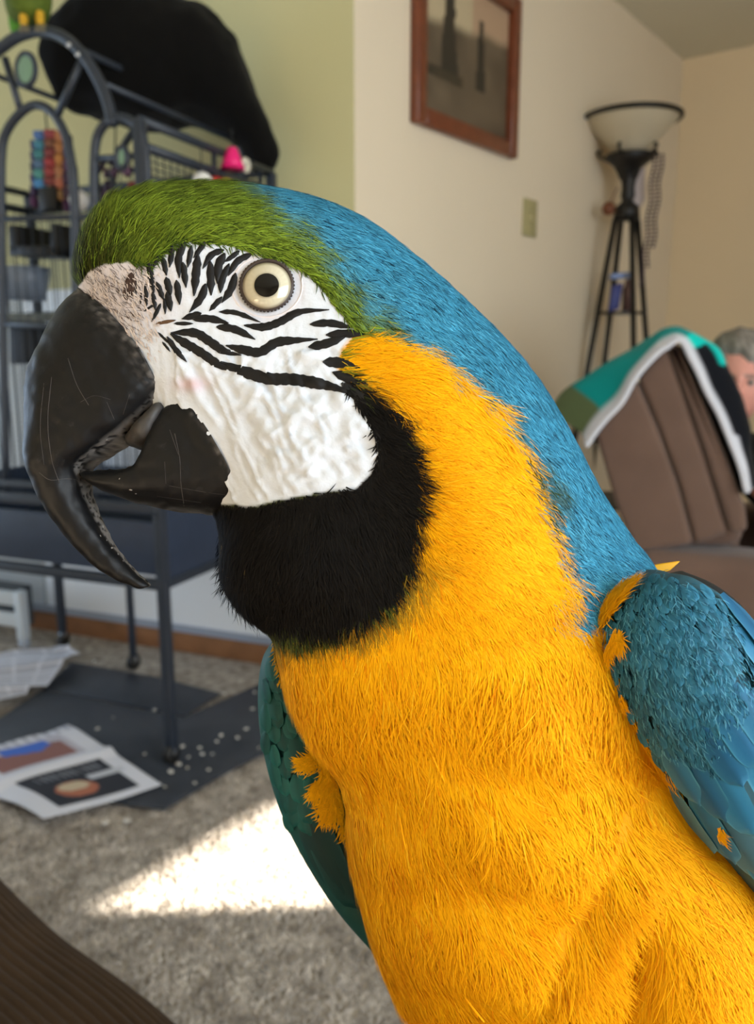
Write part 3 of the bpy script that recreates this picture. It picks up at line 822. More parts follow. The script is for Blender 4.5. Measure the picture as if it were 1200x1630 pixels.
mb = MB(); mb.tube([lc + UZ * zr + RB * np.array([math.cos(t), math.sin(t), 0]) for t in np.linspace(0, 2 * math.pi, 48, endpoint=False)], 0.0105, 8, closed=True); mb.build('rim', M_black, lamp, smooth=True)
mb = MB(); mb.lathe(lc, [(0.001, lz(246)), (0.10, lz(247)), (0.105, lz(251)), (0.07, lz(262)), (0.034, lz(275)), (0.026, lz(300)), (0.03, lz(312)), (0.022, lz(320)), (0.05, lz(330)), (0.054, lz(350)), (0.001, lz(352))], 20); mb.build('neck', M_black, lamp, smooth=True)
for k in range(5):
    t = k * 2 * math.pi / 5 + 0.3; d = np.array([math.cos(t), math.sin(t), 0])
    mb = MB(); mb.tube(smooth_path([lc + d * 0.03 + UZ * lz(285), lc + d * 0.06 + UZ * lz(262), lc + d * 0.115 + UZ * lz(247), lc + d * 0.13 + UZ * lz(240), lc + d * 0.115 + UZ * lz(236)], 14), 0.007, 6); mb.build('scroll', M_black, lamp, smooth=True)
foot = [at_y(918, 800, 3.62), ]
ztop, zsh = lz(350), lz(497)
slope = ((985 - 956) / F_PX * 3.6) / (ztop - zsh)
for k in range(4):
    t = math.radians(10 + 90 * k); d = np.array([math.cos(t), math.sin(t), 0])
    r0, r1 = 0.05, 0.05 + (ztop - 0.02) * 0.15
    mb = MB(); mb.tube([lc + d * r0 + UZ * ztop, lc + d * r1 + UZ * 0.0], 0.0125, 8); mb.build('leg', M_black, lamp, smooth=True)
shelf_r = 0.05 + (ztop - zsh) * 0.15
for z in (zsh, 0.75, 0.35):
    rr = 0.05 + (ztop - z) * 0.15
    mb = MB(); mb.lathe(lc, [(0.001, z - 0.008), (rr, z - 0.008), (rr, z), (0.001, z)], 24); mb.build('shelf', M_black, lamp)
# what stands on the lamp shelf
q = lc + UZ * zsh
mb = MB(); mb.box(q + np.array([-0.035, -0.02, 0.06]), np.array([0.022, 0, 0.006]), np.array([0, 0.012, 0]), np.array([0.006, 0, 0.055])); tag(mb.build('blue_box', mat('blue_card', srgb(44, 52, 120), rough=0.5), bevel=0.003), 'small dark blue box standing on the lamp shelf', 'box')
mb = MB(); mb.lathe(q + np.array([0.028, 0.0, 0]), [(0.001, 0), (0.026, 0), (0.028, 0.09), (0.02, 0.115), (0.02, 0.135), (0.001, 0.135)], 16)
tag(mb.build('jar', mat('brown_jar', srgb(112, 84, 80), rough=0.4), smooth=True), 'brown jar standing beside blue box on lamp shelf', 'jar')
mb = MB(); mb.box(q + np.array([-0.01, -0.012, 0.149]), np.array([0.05, 0, 0.004]), np.array([0, 0.02, 0]), np.array([0, 0, 0.012])); tag(mb.build('packet', mat('pale_blue', srgb(130, 150, 196), rough=0.6), bevel=0.005), 'pale blue packet lying across the jar on lamp shelf', 'packet')
mb = MB(); mb.ball(lc + np.array([-0.085, -0.03, lz(334)]), 0.028, 12); mb.tube([lc + np.array([-0.085, -0.03, lz(330)]), lc + np.array([-0.05, -0.02, lz(300)])], 0.003, 6)
tag(mb.build('ornament', mat('amber', srgb(110, 62, 36), rough=0.4), smooth=True), 'round amber ornament hanging from the lamp neck', 'ornament')
# bead strings
bead_me = None
for j in range(3):
    st = empty('bead_string', lc + np.array([0.09 + 0.012 * j, -0.03, lz(252)]), ('longest', 'middle length', 'shortest')[j] + ' string of dark purple beads hanging down the lamp side', 'beads', 'bead strings on the lamp')
    n = 34 - 5 * j
    for k in range(n):
        z = lz(252) - k * 0.0155
        p = lc + np.array([0.085 + 0.0155 * j + 0.004 * math.sin(k * 0.7) - 0.0006 * k, -0.04 - 0.010 * j, 0]) + UZ * z
        if bead_me is None:
            mb = MB(); mb.ball((0, 0, 0), 0.0075, 8); ob = mb.build('bead', mat('purple_bead', srgb(72, 56, 70), rough=0.35, objvar=0.5), None, smooth=True); bead_me = ob.data
        else: ob = link(bpy.data.objects.new('bead', bead_me))
        ob.location = Vector(p); adopt(ob, st)
# pale scarf hanging behind the lamp neck
mb = MB(); mb.prism([lc + np.array([x, 0.03, 0]) + UZ * lz(v) for x, v in ((0.03, 262), (0.075, 262), (0.085, 315), (0.06, 330), (0.03, 320))], np.array([0, 0.012, 0]))
tag(mb.build('scarf', mat('pale_scarf', srgb(196, 182, 178), rough=0.9), bevel=0.004), 'pale pinkish scarf hanging from the lamp neck', 'scarf')

# ------------------------------------------------------------------ recliner
A_R = math.radians(22)
EA = np.array([math.cos(A_R), -math.sin(A_R), 0])   # the way the chair faces
EE = np.array([math.sin(A_R), math.cos(A_R), 0])    # across the chair, away from the camera
RP = at_y(1080, 800, 1.95)
def rp(u, v, e=0.0): return on_plane(u, v, RP + EE * e, EE)
CH_W = 0.78
recl = empty('recliner', rp(1100, 860) * np.array([1, 1, 0]) + EE * CH_W / 2, 'brown suede recliner armchair with a throw over its back', 'armchair')
M_suede = mat('brown_suede', srgb(106, 84, 72), rough=0.95, spec=0.1, sheen=0.25, noise=(9, 0.12, 5), bump=(260, 0.15, 0.001))
def cushion(name, pix, e0, e1, bev):
    mb = MB(); mb.prism([rp(u, v, 0) + EE * e0 for u, v in pix], EE * (e1 - e0))
    return mb.build(name, M_suede, recl, bevel=bev, seg=4)
cushion('backrest_side', [(946, 690), (985, 640), (1012, 604), (1045, 680), (1078, 770), (1104, 868), (1010, 880), (978, 800)], 0.0, 0.06, 0.016)
cushion('backrest_side', [(1014, 602), (1042, 566), (1060, 545), (1082, 610), (1118, 715), (1160, 850), (1106, 868), (1080, 770), (1047, 680)], 0.004, 0.06, 0.016)
cushion('backrest_side', [(1062, 543), (1076, 545), (1092, 580), (1128, 660), (1162, 745), (1186, 810), (1190, 846), (1162, 850), (1120, 715), (1084, 610)], -0.004, 0.06, 0.014)
cushion('backrest', [(950, 690), (990, 642), (1040, 572), (1064, 548), (1076, 550), (1110, 620), (1160, 745), (1186, 830), (1180, 880), (1010, 880), (978, 800)], 0.05, CH_W - 0.02, 0.03)
cushion('backrest_base', [(1010, 868), (1176, 862), (1190, 985), (1030, 985)], 0.155, CH_W - 0.135, 0.02)
def rbox(name, u0, v0, u1, v1, e0, e1, bev, z0=None):
    a = rp(u0, v0); b2 = rp(u1, v1)
    l = (b2 - a) @ EA; z1 = a[2]; zz = b2[2] if z0 is None else z0
    mb = MB(); mb.box(a + EA * l / 2 + EE * (e0 + e1) / 2 + UZ * ((z1 + zz) / 2 - a[2]), EA * abs(l) / 2, EE * (e1 - e0) / 2, UZ * (z1 - zz) / 2)
    return mb.build(name, M_suede, recl, bevel=bev, seg=4)
rbox('armrest', 1012, 872, 1560, 872, -0.03, 0.15, 0.045, 0.07)
rbox('armrest', 1012, 872, 1560, 872, CH_W - 0.13, CH_W + 0.05, 0.045, 0.07)
rbox('seat', 1120, 975, 1590, 975, 0.15, CH_W - 0.13, 0.04, 0.10)
rbox('base', 1030, 1000, 1540, 1000, 0.02, CH_W - 0.02, 0.01, 0.0)

# throw over the chair back
def throw():
    near = [(940, 698), (956, 674), (988, 638), (1022, 592), (1046, 558), (1064, 543), (1079, 546), (1096, 582), (1130, 650), (1160, 720), (1184, 784)]
    path = np.array([rp(u, v) for u, v in near])
    nt_, nw = 90, 60
    pth = crom(path, np.linspace(0, 1, nt_))
    tan = np.gradient(pth, axis=0); tan /= np.linalg.norm(tan, axis=1, keepdims=True)
    nrm = np.cross(tan, EE); nrm *= np.sign(nrm[nt_ // 2, 2] + 1e-9)
    t = np.linspace(0, 1, nt_)[:, None]; w = np.linspace(0, 1, nw)[None]
    W = w * 0.62 - 0.025
    top = np.exp(-((t - 0.47) / 0.2) ** 2); rear = smooth(0.45, 0.1, t)
    rise = 0.010 + 0.020 * smooth(-0.02, 0.05, W) * (0.35 + 0.65 * top) + 0.085 * smooth(-0.015, 0.07, W) * rear
    frontp = smooth(0.57, 0.72, t) * (0.35 + 0.65 * smooth(1.0, 0.78, t))
    rise = rise * (1 - 0.85 * smooth(0.5, 0.6, t) * smooth(0.16, 0.24, W)) + 0.046 * frontp * smooth(-0.012, 0.05, W) * smooth(0.24, 0.13, W)
    P = pth[:, None] + EE * W[..., None] + nrm[:, None] * rise[..., None] - EA * (0.03 * rear * smooth(0.0, 0.1, W))[..., None]
    P = P + nrm[:, None] * (0.007 * vnoise(P, 14, 5))[..., None]
    P = P - UZ * (0.022 * smooth(0.012, -0.025, W) * smooth(0.62, 0.5, t))[..., None]
    c = np.zeros((nt_, nw, 3))
    teal, teal2, white, blk, grn = srgb(0, 134, 130), srgb(0, 196, 184), srgb(206, 206, 212), srgb(14, 16, 22), srgb(84, 96, 62)
    c[:] = teal
    T_ = np.broadcast_to(t, (nt_, nw)); WW = np.broadcast_to(W, (nt_, nw))
    c[(T_ < 0.14)] = grn
    c[(T_ < 0.30) & (WW > 0.09)] = grn
    c[(T_ > 0.60)] = teal2
    c[(T_ > 0.66) & (WW < 0.034)] = blk
    c[(T_ > 0.74)] = blk
    arc = np.concatenate([np.zeros((nt_, 1)), np.cumsum(np.linalg.norm(np.diff(P, axis=1), axis=-1), 1)], 1)
    hem = 0.030 + 0.004 * (T_ > 0.62)
    c[arc < hem] = white
    i = np.arange(nt_ - 1)[:, None] * nw + np.arange(nw - 1)[None]
    F = np.stack([i, i + nw, i + nw + 1, i + 1], -1).reshape(-1, 4)
    o = mesh_obj('throw_blanket', P.reshape(-1, 3), F, mat('fleece', attr='Col', rough=0.95, spec=0.1, sheen=0.1, bump=(300, 0.3, 0.002)), None, True, c.reshape(-1, 3))
    md = o.modifiers.new('thick', 'SOLIDIFY'); md.thickness = 0.012; md.offset = 0
    tag(o, 'teal, black and green fleece throw with white hem over the recliner back', 'blanket')
throw()

# ------------------------------------------------------------------ person in the recliner
def person():
    E0 = 0.40
    hc = rp(1172, 609, E0)                           # head centre
    root = empty('person', hc * np.array([1, 1, 0]), 'grey haired person in a black shirt sitting back in the recliner', 'person')
    M_skin = mat('skin', srgb(214, 150, 130), rough=0.55, noise=(30, 0.06))
    M_shirt = mat('black_shirt', srgb(16, 16, 18), rough=0.9)
    M_jean = mat('dark_trousers', srgb(38, 42, 54), rough=0.9)
    # body skeleton in chair axes: a forward, e across (away), z up ; relative to the hips
    neck = hc - UZ * 0.15 - EA * 0.005
    hip = RP + EE * E0 + EA * 0.43; hip[2] = 0.50
    chest = neck * 0.60 + hip * 0.40 + EA * 0.015
    belly = neck * 0.25 + hip * 0.75 + EA * 0.03
    J = {}
    V, E, R = [], [], []
    def v(p, r, link_to=None):
        V.append(tuple(p)); R.append(r)
        if link_to is not None: E.append((link_to, len(V) - 1))
        return len(V) - 1
    h = v(hip, 0.115); b1 = v(belly, 0.12, h); c1 = v(chest, 0.12, b1); n0 = v(neck - UZ * 0.035, (0.075, 0.07), c1); n1 = v(neck + UZ * 0.02, (0.058, 0.058), n0)
    limb_idx = {}
    for sg in (-1, 1):
        sh = v(chest + EE * sg * 0.17 + UZ * 0.09, 0.072, c1)
        el = rp(1206, 786, 0.205); el = v(el if sg < 0 else el + EE * 0.39, 0.044, sh)
        wr = v(RP * np.array([1, 1, 0]) + EE * (E0 + sg * 0.10) + EA * 0.44 + UZ * 0.655, 0.030, el)
        limb_idx[sg] = (el, wr)
        kn = v(hip + EE * sg * 0.12 + EA * 0.45 + UZ * 0.03, 0.075, h)
        an = v(hip + EE * sg * 0.12 + EA * 0.66 - UZ * 0.36, 0.045, kn)
        v(hip + EE * sg * 0.12 + EA * 0.84 - UZ * 0.455, 0.042, an)
    me = bpy.data.meshes.new('body'); me.from_pydata(V, E, []); me.update()
    o = bpy.data.objects.new('tmp', me); link(o)
    md = o.modifiers.new('s', 'SKIN')
    for i, r in enumerate(R):
        me.skin_vertices[0].data[i].radius = r if isinstance(r, tuple) else (r, r)
        me.skin_vertices[0].data[i].use_root = (i == 0)
    sb = o.modifiers.new('u', 'SUBSURF'); sb.levels = 2
    dg = bpy.context.evaluated_depsgraph_get(); dg.update()
    ev = bpy.data.meshes.new_from_object(o.evaluated_get(dg))
    bpy.data.objects.remove(o)
    co = np.array([q.co for q in ev.vertices])
    c = np.tile(srgb(16, 16, 18), (len(co), 1))
    rel = co - hip
    leg = ((rel @ EA) > 0.12) & (rel[:, 2] < 0.14); c[leg] = srgb(38, 42, 54)
    for sg in (-1, 1):
        e_, w_ = (np.array(V[k]) for k in limb_idx[sg]); tt = np.clip(((co - e_) @ (w_ - e_)) / ((w_ - e_) @ (w_ - e_)), 0, 1)
        d1 = np.linalg.norm(co - e_ - tt[:, None] * (w_ - e_), axis=1)
        nb_, ax_ = np.array(V[h]), np.array(V[n0]) - np.array(V[h]); t2 = np.clip(((co - nb_) @ ax_) / (ax_ @ ax_), 0, 1); d2 = np.linalg.norm(co - nb_ - t2[:, None] * ax_, axis=1)
        c[(d1 < 0.044) & (d2 > 0.108)] = srgb(214, 150, 130)   # bare forearms
    c[(co[:, 2] > neck[2] + 0.03)] = srgb(214, 150, 130)
    foot = (rel @ EA > 0.64) & (rel[:, 2] < -0.3); c[foot] = srgb(40, 34, 30)
    a = ev.color_attributes.new('Col', 'FLOAT_COLOR', 'POINT'); c4 = np.ones((len(co), 4), np.float32); c4[:, :3] = c; a.data.foreach_set('color', c4.ravel())
    ev.materials.append(mat('clothed_body', attr='Col', rough=0.85)); ev.polygons.foreach_set('use_smooth', np.ones(len(ev.polygons), bool))
    ob = bpy.data.objects.new('body', ev); link(ob); adopt(ob, root)
    # hands
    for sg in (-1, 1):
        w = np.array(V[limb_idx[sg][1]]); d = -EE * sg * 0.6 + EA * 0.7 - UZ * 0.1; d /= np.linalg.norm(d)
        sd_ = np.cross(d, UZ); sd_ /= np.linalg.norm(sd_)
        mb = MB(); mb.tube([w, w + d * 0.03, w + d * 0.075, w + d * 0.09], [0.026, 0.036, 0.038, 0.03], 12)
        for k in range(4):
            f0 = w + d * 0.085 + sd_ * (k - 1.5) * 0.018; ln = (0.062, 0.075, 0.07, 0.055)[k]
            mb.tube([f0, f0 + d * ln * 0.5 + UZ * 0.006, f0 + d * ln * 0.85 - UZ * 0.012, f0 + d * ln - UZ * 0.03], [0.010, 0.0095, 0.0085, 0.006], 8)
        f0 = w + d * 0.03 + UZ * 0.02
        mb.tube([f0, f0 + d * 0.03 + UZ * 0.03, f0 + d * 0.06 + UZ * 0.035], [0.013, 0.011, 0.008], 8)
        mb.build('hand', M_skin, root, smooth=True)
    # head: a shaped ball; local axes f (face), s (side), z
    to_cam = CAM - hc; to_cam[2] = 0; to_cam /= np.linalg.norm(to_cam)
    s_ax = np.cross(UZ, to_cam)                         # image-left to image-right when facing the camera is -? fixed below
    fdir = to_cam + EA * 0.06; fdir[2] = 0; fdir /= np.linalg.norm(fdir)
    sdir = np.cross(UZ, fdir)
    n = 64; m = 48
    th = np.linspace(0, math.pi, m)[:, None]; ph = np.linspace(0, 2 * math.pi, n, endpoint=False)[None]
    X = np.sin(th) * np.cos(ph); Y = np.sin(th) * np.sin(ph); Z = np.cos(th) + 0 * ph   # X face, Y side
    g = lambda y, z, sy, sz: np.exp(-((Y - y) / sy) ** 2 - ((Z - z) / sz) ** 2) * (X > 0)
    rx = 0.102 + 0.026 * g(0, -0.22, 0.13, 0.16) + 0.012 * g(0, -0.05, 0.09, 0.22) + 0.006 * g(0, 0.18, 0.5, 0.1) - 0.012 * (g(0.36, 0.03, 0.16, 0.1) + g(-0.36, 0.03, 0.16, 0.1)) + 0.008 * g(0, -0.55, 0.3, 0.07) + 0.012 * g(0, -0.86, 0.3, 0.16)
    jaw = 1 - 0.22 * smooth(-0.15, -1.0, Z)
    P = hc + fdir * (X * rx)[..., None] + sdir * (Y * 0.078 * jaw)[..., None] + UZ * (Z * 0.122)[..., None]
    P = P - UZ * 0.0
    c = np.tile(srgb(216, 150, 132), (m, n, 1)).astype(float)
    lips = (np.abs(Z + 0.56) < 0.035) & (np.abs(Y) < 0.3) & (X > 0); c[lips] = srgb(176, 96, 92)
    brow = (np.abs(Z - 0.15) < 0.03) & (np.abs(np.abs(Y) - 0.36) < 0.18) & (X > 0); c[brow] = srgb(120, 106, 96)
    i = np.arange(m - 1)[:, None] * n + np.arange(n)[None]; j = np.arange(m - 1)[:, None] * n + (np.arange(n)[None] + 1) % n
    F = np.stack([i, i + n, j + n, j], -1).reshape(-1, 4)
    hd = mesh_obj('head', P.reshape(-1, 3), F, mat('face_skin', attr='Col', rough=0.55), root, True, c.reshape(-1, 3))
    for sg in (-1, 1):
        p = hc + fdir * 0.083 + sdir * sg * 0.028 + UZ * 0.004
        mb = MB(); mb.ball(p, 0.012, 12); ey = mb.build('eye', mat('eye_white', srgb(150, 138, 130), rough=0.3), hd, smooth=True)
        mb = MB(); mb.ball(p + fdir * 0.0085, 0.005, 10); mb.build('iris', M_black, hd, smooth=True)
        mb = MB(); mb.tube([hc + sdir * sg * 0.078 + UZ * 0.028 * math.cos(t) - UZ * 0.012 + fdir * (0.014 * math.sin(t) - 0.01) for t in np.linspace(0, 2 * math.pi, 14, endpoint=False)], 0.006, 6, closed=True); mb.build('ear', M_skin, hd, smooth=True)
    # short grey hair
    hk = (Z > 0.50 + 0.16 * vnoise(P, 40, 6) - 0.25 * (np.abs(Y) > 0.45)) | ((X < 0.15) & (Z > -0.35 + 0.5 * (X > -0.3)))
    lump = 0.014 + 0.006 * vnoise(P, 60, 2) + 0.012 * smooth(0.2, 0.9, Z)
    d = P - hc; d /= np.linalg.norm(d, axis=-1, keepdims=True)
    Ph = P + d * np.where(hk, lump, -0.012)[..., None]
    kk = np.clip(0.5 + 0.6 * vnoise(P * np.array([1, 1, 0.3]), 160, 3), 0, 1)[..., None]
    ch = srgb(92, 84, 74) * (1 - kk) + srgb(150, 142, 132) * kk
    mesh_obj('hair', Ph.reshape(-1, 3), F, mat('grey_hair', attr='Col', rough=0.7), root, True, ch.reshape(-1, 3))
person()

# ------------------------------------------------------------------ corduroy sofa the macaw stands on
def sofa():
    zt = 0.54
    e0 = on_z(170, 1488, zt); e1 = on_z(345, 1640, zt)
    d = e1 - e0; d[2] = 0; d /= np.linalg.norm(d)         # along the front edge, to the right
    n_out = np.array([-d[1], d[0], 0]); n_out *= np.sign(n_out[1])   # away from the sofa, over the carpet
    so = empty('sofa', e0 * np.array([1, 1, 0]) - n_out * 0.4, 'dark brown ribbed corduroy sofa in the foreground', 'sofa')
    M_cord = mat('brown_corduroy', srgb(62, 47, 32), rough=0.95, spec=0.08, sheen=0.05, noise=(30, 0.15), bump=(500, 0.3, 0.001))
    M_base = mat('brown_cloth', srgb(60, 46, 33), rough=0.95)
    # ribbed cushion skin: profile goes down the front, round the edge and back over the top; ribs run along the edge
    prof = []
    r = 0.055
    for z in np.linspace(0.40, zt - r, 36): prof.append((0.0, z, 1.0, 0.0))
    for t in np.linspace(0, math.pi / 2, 50)[1:]: prof.append((-r + r * math.cos(t), zt - r + r * math.sin(t), math.cos(t), math.sin(t)))
    for q in np.linspace(-r, -0.62, 520)[1:]: prof.append((q, zt + 0.010 * math.sin(max(0, (-q - r)) * 5), 0.0, 1.0))
    prof = np.array(prof)
    seg = np.r_[0, np.cumsum(np.hypot(np.diff(prof[:, 0]), np.diff(prof[:, 1])))]
    tot = np.arange(0, seg[-1], 0.00075)
    pr = np.stack([np.interp(tot, seg, prof[:, c]) for c in range(4)], 1)
    rib = 0.0022 * np.abs(np.sin(math.pi * tot / 0.0078))
    nx = 120; xs = np.linspace(-0.9, 0.85, nx)
    P = np.zeros((len(tot), nx, 3))
    wob = 0.004 * np.sin(xs * 9) + 0.003 * np.sin(xs * 23)
    bow = -0.06 * np.clip((-xs - 0.10), 0, None) ** 1.0 * 0.6
    for k, x in enumerate(xs):
        off = pr[:, 0] + rib * pr[:, 2] + wob[k] + bow[k]; z = pr[:, 1] + rib * pr[:, 3]
        P[:, k] = e0 + d * x + n_out * off[:, None] + UZ * (z - zt)[:, None]
    i = np.arange(len(tot) - 1)[:, None] * nx + np.arange(nx - 1)[None]
    F = np.stack([i, i + nx, i + nx + 1, i + 1], -1).reshape(-1, 4)
    mesh_obj('seat_cushion', P.reshape(-1, 3), F, M_cord, so, True)
    mb = MB(); mb.box(e0 - n_out * 0.36 - d * 0.02 + UZ * (0.24 - zt), d * 0.86, n_out * 0.32, UZ * 0.17); mb.build('base', M_base, so, bevel=0.02)
    for sx in (-0.75, 0.72):
        for sn in (-0.1, -0.6):
            mb = MB(); mb.lathe(np.array([*(e0 + d * sx + n_out * sn)[:2], 0.0]), [(0.001, 0), (0.02, 0), (0.03, 0.075), (0.001, 0.075)], 12); mb.build('leg', M_wood, so, smooth=False)
    return e0, d, n_out, zt
SOFA = sofa()
# ------------------------------------------------------------------ the macaw
D0 = 0.290
macaw = empty('macaw', on_z(880, 2260, 0.55), 'large blue and yellow macaw facing left with a black hooked beak', 'parrot')

# body: rings from the forehead over the head, neck and trunk; each runs from the front outline to the nape or back outline
BODY = [  # front outline, back outline, half thickness, depth of the middle plane, roundness
    ((130, 462), (128, 432), 0.004, 0.2900),
    ((140, 490), (140, 392), 0.011, 0.2900),
    ((160, 540), (166, 354), 0.0175, 0.2900),
    ((188, 590), (205, 322), 0.0215, 0.2900),
    ((222, 638), (262, 305), 0.0240, 0.2900),
    ((258, 680), (335, 300), 0.0258, 0.2902),
    ((285, 725), (420, 304), 0.0272, 0.2905),
    ((318, 775), (510, 325), 0.0290, 0.2910),
    ((350, 822), (590, 362), 0.0310, 0.2920),
    ((362, 868), (665, 416), 0.0335, 0.2930),
    ((366, 918), (740, 483), 0.0365, 0.2945),
    ((386, 962), (808, 552), 0.0400, 0.2960),
    ((428, 1004), (862, 622), 0.0435, 0.2980),
    ((440, 1040), (906, 698), 0.0470, 0.3000),
    ((452, 1085), (945, 775), 0.0510, 0.3030),
    ((478, 1145), (992, 848), 0.0550, 0.3060),
    ((512, 1200), (1032, 908), 0.0580, 0.3100),
    ((540, 1260), (1040, 985), 0.0600, 0.3140),
    ((554, 1330), (1060, 1080), 0.0620, 0.3180),
    ((574, 1410), (1110, 1180), 0.0635, 0.3220),
    ((600, 1500), (1180, 1300), 0.0650, 0.3260),
    ((640, 1600), (1250, 1440), 0.0655, 0.3300),
    ((690, 1710), (1290, 1600), 0.0640, 0.3330),
    ((750, 1820), (1270, 1800), 0.0580, 0.3350),
    ((820, 1920), (1200, 1930), 0.0460, 0.3370),
    ((890, 2000), (1110, 2010), 0.0250, 0.3370),
    ((950, 2050), (1030, 2052), 0.0060, 0.3370),
]
NS, NPH = 460, 380
body_l = Loft([([f, b_], T, dc, 2.15, 2.15) for f, b_, T, dc in BODY], NS, NPH)
BN = body_l.normals()
def bumps(P, u, v, front):
    """relief in metres along the normal, from features one can see: cheek, brow, throat puff, breast folds"""
    h = np.zeros(u.shape)
    g = lambda cu, cv, su, sv, a=0.0: np.exp(-(((u - cu) * math.cos(a) + (v - cv) * math.sin(a)) / su) ** 2 - ((-(u - cu) * math.sin(a) + (v - cv) * math.cos(a)) / sv) ** 2)
    h += 0.0030 * g(330, 350, 190, 38, 0.05)                 # brow ridge over the eye
    h += -0.0018 * g(425, 455, 62, 58)                       # eye hollow
    h += 0.0035 * g(500, 690, 95, 85)                        # cheek
    h += 0.0050 * g(470, 890, 110, 75)                       # throat puff
    h += 0.0040 * g(640, 640, 70, 120, -0.5)                 # ear coverts
    h += 0.0045 * g(720, 800, 90, 170, -0.25)                # side of the neck
    h += -0.0014 * g(600, 1035, 170, 50, -0.05)              # crease between throat and breast
    h += -0.0014 * g(900, 1015, 120, 40, -0.15)
    h += 0.0050 * g(880, 1130, 150, 100, 0.2)
    h += -0.0028 * g(640, 1285, 200, 60, 0.42)               # breast folds
    h += 0.0050 * g(800, 1330, 160, 70, 0.35)
    h += -0.0045 * g(930, 1420, 30, 150, 0.5)
    h += -0.0070 * g(1010, 1570, 26, 110, 0.12)              # crease beside the thigh
    h += 0.0080 * g(1110, 1560, 85, 170, 0.1)                # thigh
    h += 0.0050 * g(780, 1500, 150, 60, 0.3)
    h += -0.0120 * g(800, 1665, 170, 42, 0.05)
    h += -0.0040 * g(960, 1210, 40, 150, -0.45)
    return np.where(front, h, 0.3 * h * (v < 900))
def proj(P):
    q = P - CAM; d = q @ FWD
    return CU + F_PX * (q @ RIGHT) / d, CV - F_PX * (q @ UP) / d
pu, pv = proj(body_l.P)
FACE = [(128, 452), (140, 434), (165, 422), (200, 417), (232, 424), (246, 408), (262, 396), (285, 387), (320, 385), (370, 392), (405, 402), (450, 410), (480, 428), (505, 452), (530, 482), (553, 512), (574, 530),
        (556, 540), (543, 556), (535, 580), (546, 606), (566, 634), (588, 668), (601, 700), (603, 725), (590, 752), (566, 778), (520, 782), (470, 790), (405, 806), (330, 800), (250, 690), (180, 600), (110, 470)]
BLACK = [(528, 604), (552, 600), (585, 618), (630, 655), (655, 700), (668, 760), (668, 830), (655, 895), (622, 945), (570, 985), (505, 1004), (440, 1004), (380, 985), (330, 930), (320, 800), (405, 806), (470, 790), (520, 782), (560, 778), (590, 745), (600, 715), (590, 680), (566, 640)]
YELLOW = [(574, 529), (612, 533), (668, 556), (722, 592), (775, 640), (812, 690), (838, 745), (856, 800), (878, 868), (898, 930), (884, 985), (905, 994), (1010, 982), (1300, 1150), (1400, 2100), (600, 2100), (400, 1300), (400, 1012), (470, 1018), (540, 1000), (610, 962), (640, 900), (645, 830), (645, 760), (630, 700), (604, 655), (556, 618), (532, 602), (522, 575)]
